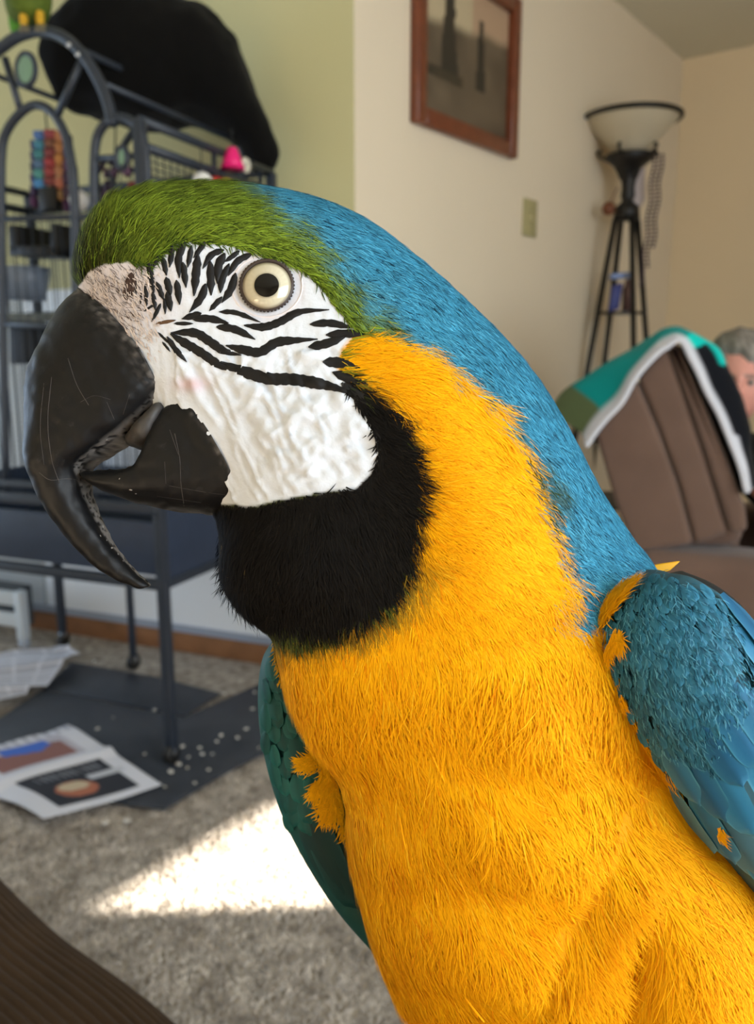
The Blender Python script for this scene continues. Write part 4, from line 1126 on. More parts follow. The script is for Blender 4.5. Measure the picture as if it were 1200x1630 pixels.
def plumage(u, v, front, N, rnd=None, noface=False):
    """albedo and region id (0 green, 1 blue, 2 yellow, 3 black, 4 skin, 5 cere)"""
    n = len(u)
    wob = 0 if rnd is None else rnd
    P2 = np.stack([u / 100, v / 100, 0 * u], -1)
    nz = vnoise(P2, 3.2, 21); nf = vnoise(P2, 11, 22)
    # green to blue across the crown and down the nape
    line = np.interp(v, [300, 330, 400, 470, 540, 580, 640, 760], [395, 430, 520, 575, 640, 690, 760, 880])  # u where blue begins
    kb = smooth(-55, 45, u - line + 22 * nz + 14 * nf + wob)
    grn = srgb(100, 119, 33)[None] * (1 + 0.20 * nz + 0.10 * nf)[:, None]
    fl_ = smooth(105, 15, np.hypot(u - 140, v - 436))[:, None]; grn = grn * (1 - 0.8 * fl_) + srgb(38, 32, 16) * 0.8 * fl_
    lo = smooth(560, 640, v)[:, None]; grn = grn * (1 - lo) + srgb(70, 76, 30) * lo                   # blackish brown frontlet
    blu = srgb(56, 131, 162)[None] * (1 + 0.12 * nz + 0.08 * nf)[:, None]
    c = grn * (1 - kb)[:, None] + blu * kb[:, None]
    reg = np.where(kb > 0.5, 1, 0)
    # back of the trunk is blue, its front yellow
    dy = sdf(YELLOW, u, v) + 14 * nz + 9 * nf + wob
    back = (~front) & (v > 850)
    ky = smooth(9, -9, dy) * np.where(back, 0, 1)
    yel = srgb(255, 178, 4)[None] * (1 + 0.05 * nz)[:, None]
    c = c * (1 - ky)[:, None] + yel * ky[:, None]; reg = np.where(ky > 0.5, 2, reg)
    ko = smooth(26, -4, np.abs(dy)) * np.where((u > 560) & (u < 900) & (v < 700) & ~back, 1, 0) * (1 - ky)   # olive seam beside the yellow
    c = c * (1 - 0.55 * ko)[:, None] + srgb(96, 110, 40) * (0.55 * ko)[:, None]
    dk = sdf(BLACK, u, v) + 7 * nz + 5 * nf + wob * 0.7
    kk = smooth(7, -7, dk)
    fr = smooth(46, 4, dk) * (1 - kk) * smooth(850, 930, v) * np.where(back, 0, 1)        # green fringe under the throat
    c = c * (1 - 0.8 * fr)[:, None] + srgb(78, 86, 34) * (0.8 * fr)[:, None]
    c = c * (1 - kk)[:, None] + srgb(20, 18, 16) * kk[:, None]; reg = np.where(kk > 0.5, 3, reg)
    df = sdf(FACE, u, v) + 1.5 * nf
    kf = smooth(2.5, -2.5, df) * (0 if noface else 1)
    skin = srgb(218, 224, 232)[None] * np.ones((n, 1))
    pink = smooth(120, 20, np.hypot((u - 190) * 0.8, v - 460))                                       # cere
    skin = skin * (1 - 0.6 * pink)[:, None] + srgb(196, 172, 160) * (0.6 * pink)[:, None]
    pk2 = np.exp(-((u - 305) / 26) ** 2 - ((v - 612) / 12) ** 2)
    skin = skin * (1 - 0.55 * pk2)[:, None] + srgb(196, 132, 126) * (0.55 * pk2)[:, None]
    pe = np.exp(-((np.hypot(u - 425, v - 456) - 52) / 12) ** 2)
    skin = skin * (1 - 0.25 * pe)[:, None] + srgb(214, 190, 192) * (0.25 * pe)[:, None]
    c = c * (1 - kf)[:, None] + skin * kf[:, None]; reg = np.where(kf > 0.5, 4, reg)
    return np.clip(c, 0, 1), reg, df
fr_flat = body_l.front
bh = bumps(body_l.P, pu, pv, fr_flat)
# fine creases of the bare cheek skin
dface = sdf(FACE, pu.ravel(), pv.ravel()).reshape(pu.shape)
cheek = smooth(2, -14, dface) * (pv > 560) * (pu > 280)
a1 = (pu * 0.80 + pv * -0.60); a2 = (pu * 0.35 + pv * 0.94)
P2 = np.stack([pu / 100, pv / 100, 0 * pu], -1)
mand = np.abs(sdf([(296, 632), (345, 690), (385, 765), (407, 812), (406, 810), (384, 763), (344, 688)], pu.ravel(), pv.ravel()).reshape(pu.shape))
near = smooth(95, 12, mand)
def crease(ang, across, along, seed, warp=10.0):
    """thin raised folds running along a direction"""
    wx = warp * vnoise(P2, 3.1, seed + 1); wy = warp * vnoise(P2, 3.1, seed + 2)
    a = (pu + wx) * math.cos(ang) + (pv + wy) * math.sin(ang); c_ = -(pu + wx) * math.sin(ang) + (pv + wy) * math.cos(ang)
    q = np.stack([a / along, c_ / across, 0 * a], -1)
    return (1 - np.abs(vnoise(q, 1.0, seed))) ** 2.2
ridge = (0.95 * crease(1.15, 15, 60, 71) + 0.75 * crease(0.45, 14, 42, 72) + 0.6 * crease(-0.6, 13, 36, 73)) * (1 - 0.75 * near) + near * 1.1 * crease(1.1, 16, 120, 74, 5)
bh = bh + cheek * smooth(2, 20, mand) * (0.00135 * (ridge - 0.8) + 0.0006 * vnoise(P2, 7, 33))
upf = smooth(2, -10, dface) * (1 - cheek) * (pu > 250)
bh = bh + upf * 0.0003 * (crease(1.4, 9, 24, 75) - 0.4)
face_all = smooth(2, -8, dface)
bh = bh + face_all * 0.00010 * vnoise(P2, 26, 34)
body_l.P = body_l.P + BN * bh[..., None]
pu, pv = proj(body_l.P)
BN = body_l.normals()
facing = ((CAM - body_l.P) * BN).sum(-1) > 0
bc, breg, bdf = plumage(pu.ravel(), pv.ravel(), facing.ravel(), BN.reshape(-1, 3))
M_body = mat('macaw_skin', attr='Col', rough=0.7, spec=0.25, bump=(900, 0.25, 0.0006))
body_o = body_l.obj('body', M_body, macaw, bc.reshape(-1, 3))
bvh = BVHTree.FromPolygons([tuple(p) for p in body_l.P.reshape(-1, 3)], [tuple(int(i) for i in f) for f in body_l.faces()])
def hit(u, v, tree=None):
    d = Vector(pdir(u, v)).normalized()
    loc, nrm, idx, dist = (tree or bvh).ray_cast(Vector(CAM), d)
    if loc is None: return None, None
    loc, nrm = np.array(loc), np.array(nrm)
    if nrm @ (CAM - loc) < 0: nrm = -nrm
    return loc, nrm

# ---- plumage strands
FLOW = np.array([  # u, v, du, dv
    (140, 420, 0.35, -1.0), (165, 385, 0.45, -0.9), (200, 400, 0.4, -0.9), (220, 350, 0.75, -0.65), (270, 330, 0.95, -0.35), (250, 390, 0.7, -0.65), (330, 310, 1, -0.12), (320, 370, 1, -0.15), (420, 380, 1, 0.2), (420, 315, 1, 0.12),
    (480, 420, 1, 0.6), (520, 370, 1, 0.4), (540, 470, 0.75, 0.75), (600, 420, 1, 0.6), (600, 510, 0.9, 0.65), (690, 480, 1, 0.75), (700, 560, 0.9, 0.6), (780, 560, 0.9, 0.9), (850, 650, 0.75, 1.0), (800, 680, 0.9, 0.6),
    (900, 760, 0.7, 1.0), (860, 800, 0.9, 0.55), (950, 840, 0.8, 0.9), (930, 930, 0.8, 0.5), (1000, 900, 0.9, 0.5),
    (570, 560, 1, 0.0), (620, 590, 1, 0.1), (700, 640, 0.95, 0.35), (640, 680, 1, 0.35), (700, 760, 0.95, 0.3), (780, 760, 0.95, 0.45), (700, 860, 0.85, 0.5), (800, 880, 0.85, 0.55), (720, 960, 0.55, 0.85), (830, 970, 0.6, 0.8), (660, 1000, 0.15, 1),
    (420, 850, -0.45, 0.9), (480, 870, -0.1, 1), (560, 850, 0.35, 0.95), (380, 900, -0.6, 0.8), (430, 960, -0.35, 1), (520, 960, 0.0, 1), (600, 920, 0.4, 0.9), (620, 760, 0.8, 0.6), (640, 840, 0.6, 0.8), (600, 660, 0.8, 0.7),
    (480, 1060, 0.1, 1), (600, 1060, 0.1, 1), (760, 1080, 0.0, 1), (900, 1080, -0.15, 1), (520, 1200, 0.25, 1), (640, 1200, 0.35, 1), (800, 1220, 0.45, 1), (950, 1200, 0.45, 1), (620, 1350, 0.15, 1), (760, 1350, 0.4, 1), (900, 1380, 0.5, 1), (1060, 1380, 0.65, 1),
    (650, 1520, 0.3, 1), (800, 1520, 0.45, 1), (940, 1520, 0.5, 1), (1020, 1540, -0.05, 1), (1120, 1540, 0.25, 1), (800, 1700, 0.3, 1), (1100, 1750, 0.1, 1), (1000, 1950, 0, 1)], float)
FLOW[:, 2:] /= np.linalg.norm(FLOW[:, 2:], axis=1, keepdims=True)
def flow(u, v):
    w = np.zeros((len(u), 2)); s = np.zeros(len(u))
    for a, b_, du, dv in FLOW:
        k = 1 / (((u - a) ** 2 + (v - b_) ** 2) + 300) ** 1.6
        w[:, 0] += k * du; w[:, 1] += k * dv; s += k
    return w / np.linalg.norm(w, axis=1, keepdims=True)

def strands(name, mt, parent, P, N, D, L, W, lift, C, curl=0.0, kind='stuff'):
    """tapered flat barbs: root, middle, tip"""
    n = len(P)
    D = D - N * (D * N).sum(1, keepdims=True); D /= np.linalg.norm(D, axis=1, keepdims=True) + 1e-12
    S = np.cross(D, N)
    L, W, lift = L[:, None], W[:, None], lift[:, None]
    p0 = P - N * 0.0003
    p1 = P + D * L * 0.4 + N * (lift * L * 0.55 + 0.0002)
    p2 = P + D * L * 0.75 + N * (lift * L * 0.75 + 0.0002) + S * (curl * L * 0.15 if np.isscalar(curl) else curl[:, None] * L * 0.15)
    p3 = P + D * L + N * (lift * L * 0.7 + 0.0001) + S * (curl * L * 0.32 if np.isscalar(curl) else curl[:, None] * L * 0.32)
    V = np.stack([p0 - S * W * 0.35, p0 + S * W * 0.35, p1 - S * W * 0.5, p1 + S * W * 0.5, p2 - S * W * 0.36, p2 + S * W * 0.36, p3], 1)
    b0 = (np.arange(n) * 7)[:, None]
    F = np.concatenate([b0 + np.array(t) for t in ((0, 1, 3), (0, 3, 2), (2, 3, 5), (2, 5, 4), (4, 5, 6))])
    cc = np.repeat(C, 7, 0)
    o = mesh_obj(name, V.reshape(-1, 3), F, mt, parent, True, cc)
    return tag(o, kind=kind) if kind else o
M_plume = mat('plumage', attr='Col', rough=0.75, spec=0.12, sheen=0.0)
b = M_plume.node_tree.nodes['Principled BSDF']
b.inputs['Subsurface Weight'].default_value = 0.0

def grow():
    V = body_l.P.reshape(-1, 3); Fc = body_l.faces()
    A, B, C, Dq = (V[Fc[:, k]] for k in range(4))
    area = 0.5 * np.linalg.norm(np.cross(C - A, Dq - B), axis=1)
    cen = (A + B + C + Dq) / 4
    nf = BN.reshape(-1, 3)[Fc].mean(1)
    u, v = proj(cen)
    fac = ((CAM - cen) * nf).sum(1) / np.linalg.norm(CAM - cen, axis=1)
    w = area * np.where(fac > -0.25, 1.0, 0.30) * np.where(v < 1720, 1, 0.3) * np.where(v < 1010, 1.7, 1.0)
    w *= np.where(sdf(FACE, u, v) < -6, 0.0, 1.0)
    N_ = 350000
    idx = rng.choice(len(w), N_, p=w / w.sum())
    a, b2 = rng.random((2, N_, 1))
    P = (A[idx] * (1 - a) + B[idx] * a) * (1 - b2) + (Dq[idx] * (1 - a) + C[idx] * a) * b2
    nn = BN.reshape(-1, 3)
    N = (nn[Fc[idx, 0]] * (1 - a) + nn[Fc[idx, 1]] * a) * (1 - b2) + (nn[Fc[idx, 3]] * (1 - a) + nn[Fc[idx, 2]] * a) * b2
    N /= np.linalg.norm(N, axis=1, keepdims=True)
    u, v = proj(P); fcg = ((CAM - P) * N).sum(1) > 0
    C_, reg, df = plumage(u, v, fcg, N, rng.normal(0, 7, N_), True)
    keep = df > -3
    P, N, u, v, C_, reg, fcg = P[keep], N[keep], u[keep], v[keep], C_[keep], reg[keep], fcg[keep]
    n = len(P)
    fl = flow(u, v)
    # clumps: neighbouring barbs lean together, so soft feather tips show
    P2 = np.stack([u / 100, v / 100, 0 * u], -1)
    ang = 0.30 * vnoise(P2, 3.5, 41) + 0.20 * vnoise(P2, 8, 42) + rng.normal(0, 0.10, n)
    ca, sa = np.cos(ang), np.sin(ang)
    du, dv = fl[:, 0] * ca - fl[:, 1] * sa, fl[:, 0] * sa + fl[:, 1] * ca
    D = RIGHT * du[:, None] - UP * dv[:, None]
    Lb = np.array([0.0062, 0.0055, 0.0085, 0.0062])[reg]
    chest = smooth(1000, 1120, v) * (reg == 2)
    Lb = Lb * (1 + 1.0 * chest)
    edge = (reg == 3) & (v > 880); Lb = np.where(edge, Lb * 1.25, Lb)
    Lb = Lb * rng.uniform(0.6, 1.25, n)
    W = np.array([0.00028, 0.00026, 0.00025, 0.00025])[reg] * (1 + 0.35 * chest) * rng.uniform(0.7, 1.3, n)
    lift = np.array([0.10, 0.05, 0.045, 0.10])[reg] * rng.uniform(0.3, 1.5, n) * (1 + 0.8 * (vnoise(P2, 7, 44) > 0.35))
    lift = lift * (1 + 1.0 * (reg == 0) * smooth(380, 200, u))
    j = rng.normal(0, 1, n)
    var = np.array([0.22, 0.20, 0.06, 0.25])[reg]
    C2_ = C_ * np.exp(var * j)[:, None]
    rim = (sdf(FACE, u, v) < 16) & (v > 640) & (u < 640); C2_[rim] = srgb(18, 16, 14)
    # blue: darker shafts and paler tips mixed in; green: yellowish tips
    pick = rng.random(n)
    C2_[(reg == 1) & (pick < 0.10)] = srgb(22, 62, 84); C2_[(reg == 1) & (pick > 0.86)] = srgb(84, 168, 200)
    C2_[(reg == 0) & (pick < 0.12)] = srgb(46, 62, 14); C2_[(reg == 0) & (pick > 0.88) & (v < 560)] = srgb(136, 164, 50)
    C2_[(reg == 2) & (pick > 0.95)] = srgb(255, 194, 30); C2_[(reg == 2) & (pick < 0.06)] = srgb(238, 146, 0)
    C2_[rim] = srgb(18, 16, 14)
    k2 = (reg == 3) & (pick > 0.9985); C2_[k2] = srgb(120, 100, 60)
    C2_ = np.clip(C2_, 0, 1)
    for r, nm in enumerate(('crown_feathers', 'nape_feathers', 'breast_feathers', 'throat_feathers')):
        k = reg == r
        strands(nm, M_plume, macaw, P[k], N[k], D[k], Lb[k], W[k], lift[k], C2_[k], rng.normal(0, 0.5, k.sum()))
grow()

def patch_strands(name, parent, spots, L, W, lift, colr, tree=None, jit=3, var=0.2, off=0.0):
    """spots: (u, v, du, dv)"""
    P, N, D, C_ = [], [], [], []
    for u, v, du, dv in spots:
        p, nn = hit(u + random.gauss(0, jit), v + random.gauss(0, jit), tree)
        if p is None: continue
        P.append(p + nn * off); N.append(nn); D.append(RIGHT * du - UP * dv); C_.append(np.asarray(colr) * math.exp(random.gauss(0, var)))
    n = len(P)
    return strands(name, M_plume, parent, np.array(P), np.array(N), np.array(D), L * rng.uniform(0.6, 1.2, n), W * rng.uniform(0.7, 1.2, n), lift * rng.uniform(0.4, 1.4, n), np.clip(np.array(C_), 0, 1), rng.normal(0, 0.5, n))
# hairs on the cere, swept up and back; longer brow feathers hanging over the white skin
patch_strands('cere_hair', macaw, [(random.uniform(140, 235), random.uniform(428, 545), -0.75 + random.gauss(0, 0.2), -0.65 + random.gauss(0, 0.2)) for _ in range(300) ], 0.0040, 0.00015, 0.08, srgb(62, 48, 40), jit=4)
patch_strands('cere_fluff', macaw, [(random.uniform(140, 245), random.uniform(428, 560), 0.5 + random.gauss(0, 0.3), 0.8 + random.gauss(0, 0.3)) for _ in range(700)], 0.0030, 0.00030, 0.10, srgb(214, 200, 192), jit=4, var=0.08)
edge_sp = []
ed = FACE[3:17]
for a, b_ in zip(ed[:-1], ed[1:]):
    for k in range(46):
        t = random.random(); u, v = a[0] + (b_[0] - a[0]) * t, a[1] + (b_[1] - a[1]) * t - random.uniform(0, 14)
        edge_sp.append((u, v, 0.55 + random.gauss(0, 0.25), 0.25 + random.gauss(0, 0.3)))
patch_strands('brow_feathers', macaw, edge_sp, 0.0042, 0.0004, 0.10, srgb(60, 78, 20), jit=2, var=0.35)
# short dark rim of feathers round the lower cheek, spiky edge of the throat
sp = []
for a, b_ in zip(FACE[20:29], FACE[21:30]):
    for k in range(60):
        t = random.random(); sp.append((a[0] + (b_[0] - a[0]) * t + random.uniform(0, 8), a[1] + (b_[1] - a[1]) * t + random.uniform(0, 6), 0.3 + random.gauss(0, 0.4), 0.9 + random.gauss(0, 0.4)))
patch_strands('cheek_rim_feathers', macaw, sp, 0.0045, 0.0004, 0.10, srgb(18, 16, 14), jit=2)

# ---- black facial feather lines, one object each
Zs = lambda pts: [(200 + x / 3, 360 + y / 3) for x, y in pts]
LINES = [
    ([(50, 225), (48, 280), (52, 330)], 8), ([(75, 320), (72, 370)], 10), ([(95, 285), (98, 330), (102, 375)], 18), ([(112, 170), (122, 245), (135, 310)], 26),
    ([(160, 120), (135, 195)], 22), ([(178, 150), (195, 232)], 22), ([(195, 250), (215, 325)], 28), ([(150, 272), (180, 348)], 22), ([(130, 320), (142, 395)], 20),
    ([(224, 88), (212, 190)], 24), ([(284, 82), (255, 150), (258, 238)], 30), ([(275, 180), (288, 287)], 26), ([(314, 100), (298, 192)], 22), ([(380, 76), (328, 148)], 22),
    ([(345, 145), (336, 230), (328, 322)], 34), ([(244, 265), (258, 368)], 27), ([(200, 320), (216, 402)], 28), ([(186, 350), (190, 416)], 14), ([(166, 375), (128, 452)], 16), ([(136, 375), (90, 405)], 10),
    ([(464, 118), (410, 140), (374, 198)], 26), ([(405, 178), (408, 322)], 32), ([(472, 138), (445, 190), (440, 266)], 34), ([(492, 188), (460, 260), (455, 312)], 28), ([(540, 122), (478, 168)], 20),
    ([(596, 138), (535, 170), (496, 232)], 27), ([(522, 233), (502, 300), (463, 358)], 31), ([(457, 343), (403, 402)], 22), ([(378, 284), (360, 340), (310, 404)], 31),
    ([(357, 417), (275, 442)], 26), ([(330, 445), (400, 443), (482, 462)], 30), ([(458, 412), (530, 416), (632, 456)], 20), ([(444, 484), (520, 494), (608, 537)], 31),
    ([(566, 474), (660, 482), (740, 456), (830, 410), (972, 400)], 32), ([(893, 470), (980, 465), (1070, 486)], 30), ([(968, 520), (1060, 514), (1135, 522)], 33), ([(884, 575), (960, 560), (1045, 528)], 36),
    ([(952, 650), (1030, 655), (1110, 677)], 42), ([(480, 570), (560, 590), (640, 602), (720, 556), (810, 546), (918, 540)], 38), ([(238, 465), (318, 466)], 15),
    ([(218, 510), (330, 510), (400, 550), (470, 596), (552, 617)], 36), ([(215, 515), (290, 562), (370, 610), (450, 664), (555, 698)], 36),
    ([(452, 648), (560, 692), (680, 728), (790, 732), (900, 748), (1000, 772), (1095, 806)], 48), ([(205, 535), (240, 590), (287, 642)], 22), ([(158, 510), (210, 562)], 10), ([(178, 555), (212, 597)], 10),
    ([(1000, 702), (1090, 735), (1165, 765)], 40), ([(1040, 760), (1100, 800), (1150, 850)], 50),
]
M_line = mat('black_face_feather', srgb(17, 16, 16), rough=0.6, spec=0.3)
M_lineb = mat('brown_face_feather', srgb(92, 64, 40), rough=0.6)
def face_line(pts, w, mt):
    q = np.array(Zs(pts)); q = q.mean(0) + (q - q.mean(0)) * (1.14 if len(pts) < 4 else 1.0); L = np.linalg.norm(np.diff(q, axis=0), axis=1).sum(); n = int(max(8, L / 5))
    q = crom(q, np.linspace(0, 1, n)); tg = np.gradient(q, axis=0); tg /= np.linalg.norm(tg, axis=1, keepdims=True)
    V, F = [], []
    w = w / 3.0 * 1.2
    for i in range(n):
        t = i / (n - 1)
        hw = 0.5 * w * max(0.10, (min(1, (t + 0.015) / 0.22) ** 0.7) * (min(1, (1.015 - t) / 0.34) ** 0.8)) * (1 + 0.10 * math.sin(i * 2.3 + w))
        nx, ny = -tg[i][1], tg[i][0]
        for k, s in enumerate((-1, -0.55, 0, 0.55, 1)):
            p, nn = hit(q[i][0] + nx * hw * s, q[i][1] + ny * hw * s)
            if p is None: p, nn = hit(q[i][0], q[i][1])
            h = (0.0000, 0.00032, 0.00045, 0.00032, 0.0000)[k] * min(1.0, w / 8) + 0.00012
            V.append(p + nn * h)
    for i in range(n - 1):
        for k in range(4): F.append((i * 5 + k, i * 5 + k + 1, i * 5 + k + 6, i * 5 + k + 5))
    F.append((0, 1, 2, 3, 4)); F.append(tuple(5 * (n - 1) + k for k in (4, 3, 2, 1, 0)))
    mesh_obj('facial_feather', V, F, mt, macaw, True)
for pts, w in LINES: face_line(pts, w, M_line)
face_line([(152, 465), (235, 450)], 14, M_lineb)

# ---- eye
ec, en = hit(425, 457)
ring_ = np.array([hit(425 + 41 * math.cos(t), 456 + 41 * math.sin(t))[0] for t in np.linspace(0, 2 * math.pi, 24, endpoint=False)])
ec = ring_.mean(0); en = np.linalg.svd(ring_ - ec)[2][2]; en = en * np.sign(en @ (CAM - ec))
ec = ec + en * 0.0003
ed = (CAM - ec) / np.linalg.norm(CAM - ec) * 0.85 + en * 0.15
pxm = ((ec - CAM) @ FWD) / F_PX                      # metres per pixel there
ex = np.cross(UP, en); ex /= np.linalg.norm(ex); ey = np.cross(en, ex)
R_i = 38.5 * pxm
prof_r = np.linspace(0, 1, 26)
dome = lambda r: 0.0056 * np.sqrt(np.clip(1 - (r * 0.93) ** 2, 0, 1))
M_eye = mat('eye_surface', attr='Col', rough=0.08, spec=0.5, coat=0.6)
n = 64
V, C_ = [], []
for r in prof_r:
    for k in range(n):
        t = 2 * math.pi * k / n
        V.append(ec + R_i * r * (ex * math.cos(t) + ey * math.sin(t)) + ed * (dome(r) - 0.0001))
        nzv = 0.5 + 0.5 * math.sin(k * 7.1) * math.sin(k * 3.3 + r * 9)
        pale, mid, outer = srgb(206, 197, 170), srgb(134, 126, 106), srgb(112, 98, 80)
        c = pale * (0.92 + 0.08 * nzv)
        if r < 0.60: c = mid * (1 - (r - 0.45) / 0.15) + pale * ((r - 0.45) / 0.15) if r > 0.45 else mid
        if r > 0.86: c = pale * (1 - (r - 0.86) / 0.14) + outer * ((r - 0.86) / 0.14)
        C_.append(np.clip(c, 0, 1))
F = [(i * n + k, i * n + (k + 1) % n, (i + 1) * n + (k + 1) % n, (i + 1) * n + k) for i in range(len(prof_r) - 1) for k in range(n)]
eye = mesh_obj('eye', V, F, M_eye, macaw, True, np.array(C_)); eye['label'] = 'pale cream iris'
V = [];
for r in np.linspace(0, 0.50, 10):
    for k in range(n):
        t = 2 * math.pi * k / n
        V.append(ec + R_i * r * (ex * math.cos(t) + ey * math.sin(t)) + ed * (dome(r) + 0.00025))
F = [(i * n + k, i * n + (k + 1) % n, (i + 1) * n + (k + 1) % n, (i + 1) * n + k) for i in range(9) for k in range(n)]
mesh_obj('pupil', V, F, mat('pupil_black', srgb(3, 3, 4), rough=0.05, spec=0.4), eye, True)
mb = MB(); mb.tube([ec + R_i * 1.03 * (ex * math.cos(t) + ey * math.sin(t)) + en * 0.0009 for t in np.linspace(0, 2 * math.pi, 64, endpoint=False)], 0.00075, 8, closed=True)
lid = mb.build('eyelid_ring', mat('dark_eyelid', srgb(62, 50, 44), rough=0.5), macaw, smooth=True)
bm_ = None
for k in range(46):
    t = 2 * math.pi * k / 46; p = ec + R_i * 1.11 * (ex * math.cos(t) + ey * math.sin(t)) + en * 0.0006
    if bm_ is None:
        mb = MB(); mb.ball((0, 0, 0), 0.00046, 8); ob = mb.build('lid_bead', mat('lid_bead', srgb(50, 40, 36), rough=0.5), None, smooth=True); bm_ = ob.data
    else: ob = link(bpy.data.objects.new('lid_bead', bm_))
    ob.location = Vector(p); adopt(ob, lid)
# soft white skin folds round the eye
for rr, h in ((1.40, 0.00050),):
    pts = []
    for t in np.linspace(0, 2 * math.pi, 56, endpoint=False):
        q = ec + R_i * rr * (ex * math.cos(t) * 1.04 + ey * math.sin(t) * 0.95); uu, vv, _ = px_of(q)
        p, nn = hit(uu, vv); pts.append(p - nn * 0.00034)
    mb = MB(); mb.tube(pts, h, 8, closed=True); mb.build('eye_fold', mat('pale_skin', srgb(226, 218, 218), rough=0.6), macaw, smooth=True)
# nostril
pts = []
p, nn = hit(207, 455)
nx_ = np.cross(UP, nn); nx_ /= np.linalg.norm(nx_); ny_ = np.cross(nn, nx_)
V = [p + nn * 0.0004]; F = []
for k in range(24):
    t = 2 * math.pi * k / 24
    uu, vv = 207 + 9 * math.cos(t) * math.cos(0.35) + 16 * math.sin(t) * math.sin(0.35) * -1, 456 + 9 * math.cos(t) * math.sin(0.35) + 22 * math.sin(t)
    q, n_ = hit(uu, vv); V.append(q + n_ * 0.00035)
for k in range(24): F.append((0, 1 + k, 1 + (k + 1) % 24))
mesh_obj('nostril', V, F, mat('nostril_dark', srgb(64, 46, 38), rough=0.8, bump=(900, 0.6, 0.001)), macaw, True)

# ---- beak
def beak_mat(name, rgb):
    mt = mat(name, srgb(*rgb), rough=0.5, spec=0.28)
    nt = mt.node_tree; b = nt.nodes['Principled BSDF']
    tc = nt.nodes.new('ShaderNodeTexCoord')
    n = nt.nodes.new('ShaderNodeTexNoise'); n.inputs['Scale'].default_value = 90; n.inputs['Detail'].default_value = 8; n.inputs['Roughness'].default_value = 0.7
    nt.links.new(tc.outputs['Object'], n.inputs['Vector'])
    cr = nt.nodes.new('ShaderNodeValToRGB'); cr.color_ramp.elements[0].position = 0.58; cr.color_ramp.elements[1].position = 0.9
    cr.color_ramp.elements[0].color = (*srgb(*rgb), 1); cr.color_ramp.elements[1].color = (*srgb(70, 68, 66), 1)
    nt.links.new(n.outputs[0], cr.inputs[0])
    at_ = nt.nodes.new('ShaderNodeAttribute'); at_.attribute_name = 'Col'
    mx = nt.nodes.new('ShaderNodeMix'); mx.data_type = 'RGBA'
    nt.links.new(at_.outputs['Fac'], mx.inputs[0]); nt.links.new(cr.outputs[0], mx.inputs[6]); mx.inputs[7].default_value = (*srgb(128, 122, 116), 1)
    nt.links.new(mx.outputs[2], b.inputs['Base Color'])
    mr = nt.nodes.new('ShaderNodeMapRange'); mr.inputs['To Min'].default_value = 0.34; mr.inputs['To Max'].default_value = 0.62
    nt.links.new(n.outputs[0], mr.inputs[0]); nt.links.new(mr.outputs[0], b.inputs['Roughness'])
    bp = nt.nodes.new('ShaderNodeBump'); bp.inputs['Strength'].default_value = 0.25; bp.inputs['Distance'].default_value = 0.0006
    n3 = nt.nodes.new('ShaderNodeTexNoise'); n3.inputs['Scale'].default_value = 260; n3.inputs['Detail'].default_value = 6
    nt.links.new(tc.outputs['Object'], n3.inputs['Vector'])
    nt.links.new(n3.outputs[0], bp.inputs['Height']); nt.links.new(bp.outputs[0], b.inputs['Normal'])
    return mt
M_beak = beak_mat('black_horn', (15, 15, 16))
UPPER = [
    ([(276, 634), (266, 604), (242, 562), (197, 512), (152, 478), (129, 462)], 0.0215, 0.2895, 5, 2.0),
    ([(246, 664), (222, 612), (180, 556), (112, 506), (100, 512)], 0.0218, 0.2893, 5, 2.0),
    ([(222, 684), (188, 640), (140, 590), (80, 556), (74, 562)], 0.0212, 0.2888, 5, 2.0),
    ([(196, 702), (158, 668), (110, 636), (62, 604), (57, 612)], 0.0200, 0.2882, 5, 2.1),
    ([(166, 722), (130, 702), (92, 686), (50, 672)], 0.0185, 0.2876, 4.5, 2.2),
    ([(137, 742), (110, 738), (80, 733), (49, 728)], 0.0165, 0.2870, 4, 2.2),
    ([(137, 762), (112, 764), (85, 768), (60, 770)], 0.0140, 0.2866, 3, 2.2),
    ([(144, 794), (122, 800), (98, 808), (79, 812)], 0.0115, 0.2862, 2.6, 2.2),
    ([(160, 830), (142, 838), (124, 847), (108, 854)], 0.0090, 0.2860, 2.4, 2.2),
    ([(182, 868), (168, 876), (154, 886), (142, 892)], 0.0068, 0.2858, 2.2, 2.2),
    ([(209, 902), (200, 908), (190, 915), (180, 920)], 0.0048, 0.2857, 2, 2),
    ([(236, 927), (231, 930), (225, 934), (219, 936)], 0.0026, 0.2857, 2, 2),
    ([(240, 931), (239, 932), (237, 934), (235, 935)], 0.0008, 0.2857, 2, 2),
]
LOWER = [
    ([(298, 634), (336, 672), (368, 722), (393, 774), (408, 812)], 0.0226, 0.2900, 5, 2.2),
    ([(284, 646), (318, 692), (345, 740), (366, 790), (378, 820)], 0.0214, 0.2897, 5, 2.2),
    ([(266, 668), (290, 720), (308, 770), (318, 818)], 0.0208, 0.2892, 5, 2.2),
    ([(250, 702), (262, 740), (268, 780), (270, 812)], 0.0198, 0.2888, 5, 2.2),
    ([(236, 736), (236, 758), (232, 780), (228, 803)], 0.0185, 0.2884, 4.5, 2.2),
    ([(212, 748), (208, 762), (202, 778), (197, 793)], 0.0168, 0.2880, 4, 2.2),
    ([(180, 750), (177, 760), (173, 770), (170, 781)], 0.0145, 0.2876, 3.5, 2.2),
    ([(152, 750), (150, 756), (148, 762), (147, 768)], 0.0115, 0.2872, 3, 2.2),
    ([(139, 752), (138, 754), (138, 757), (138, 760)], 0.0070, 0.2870, 2, 2),
]
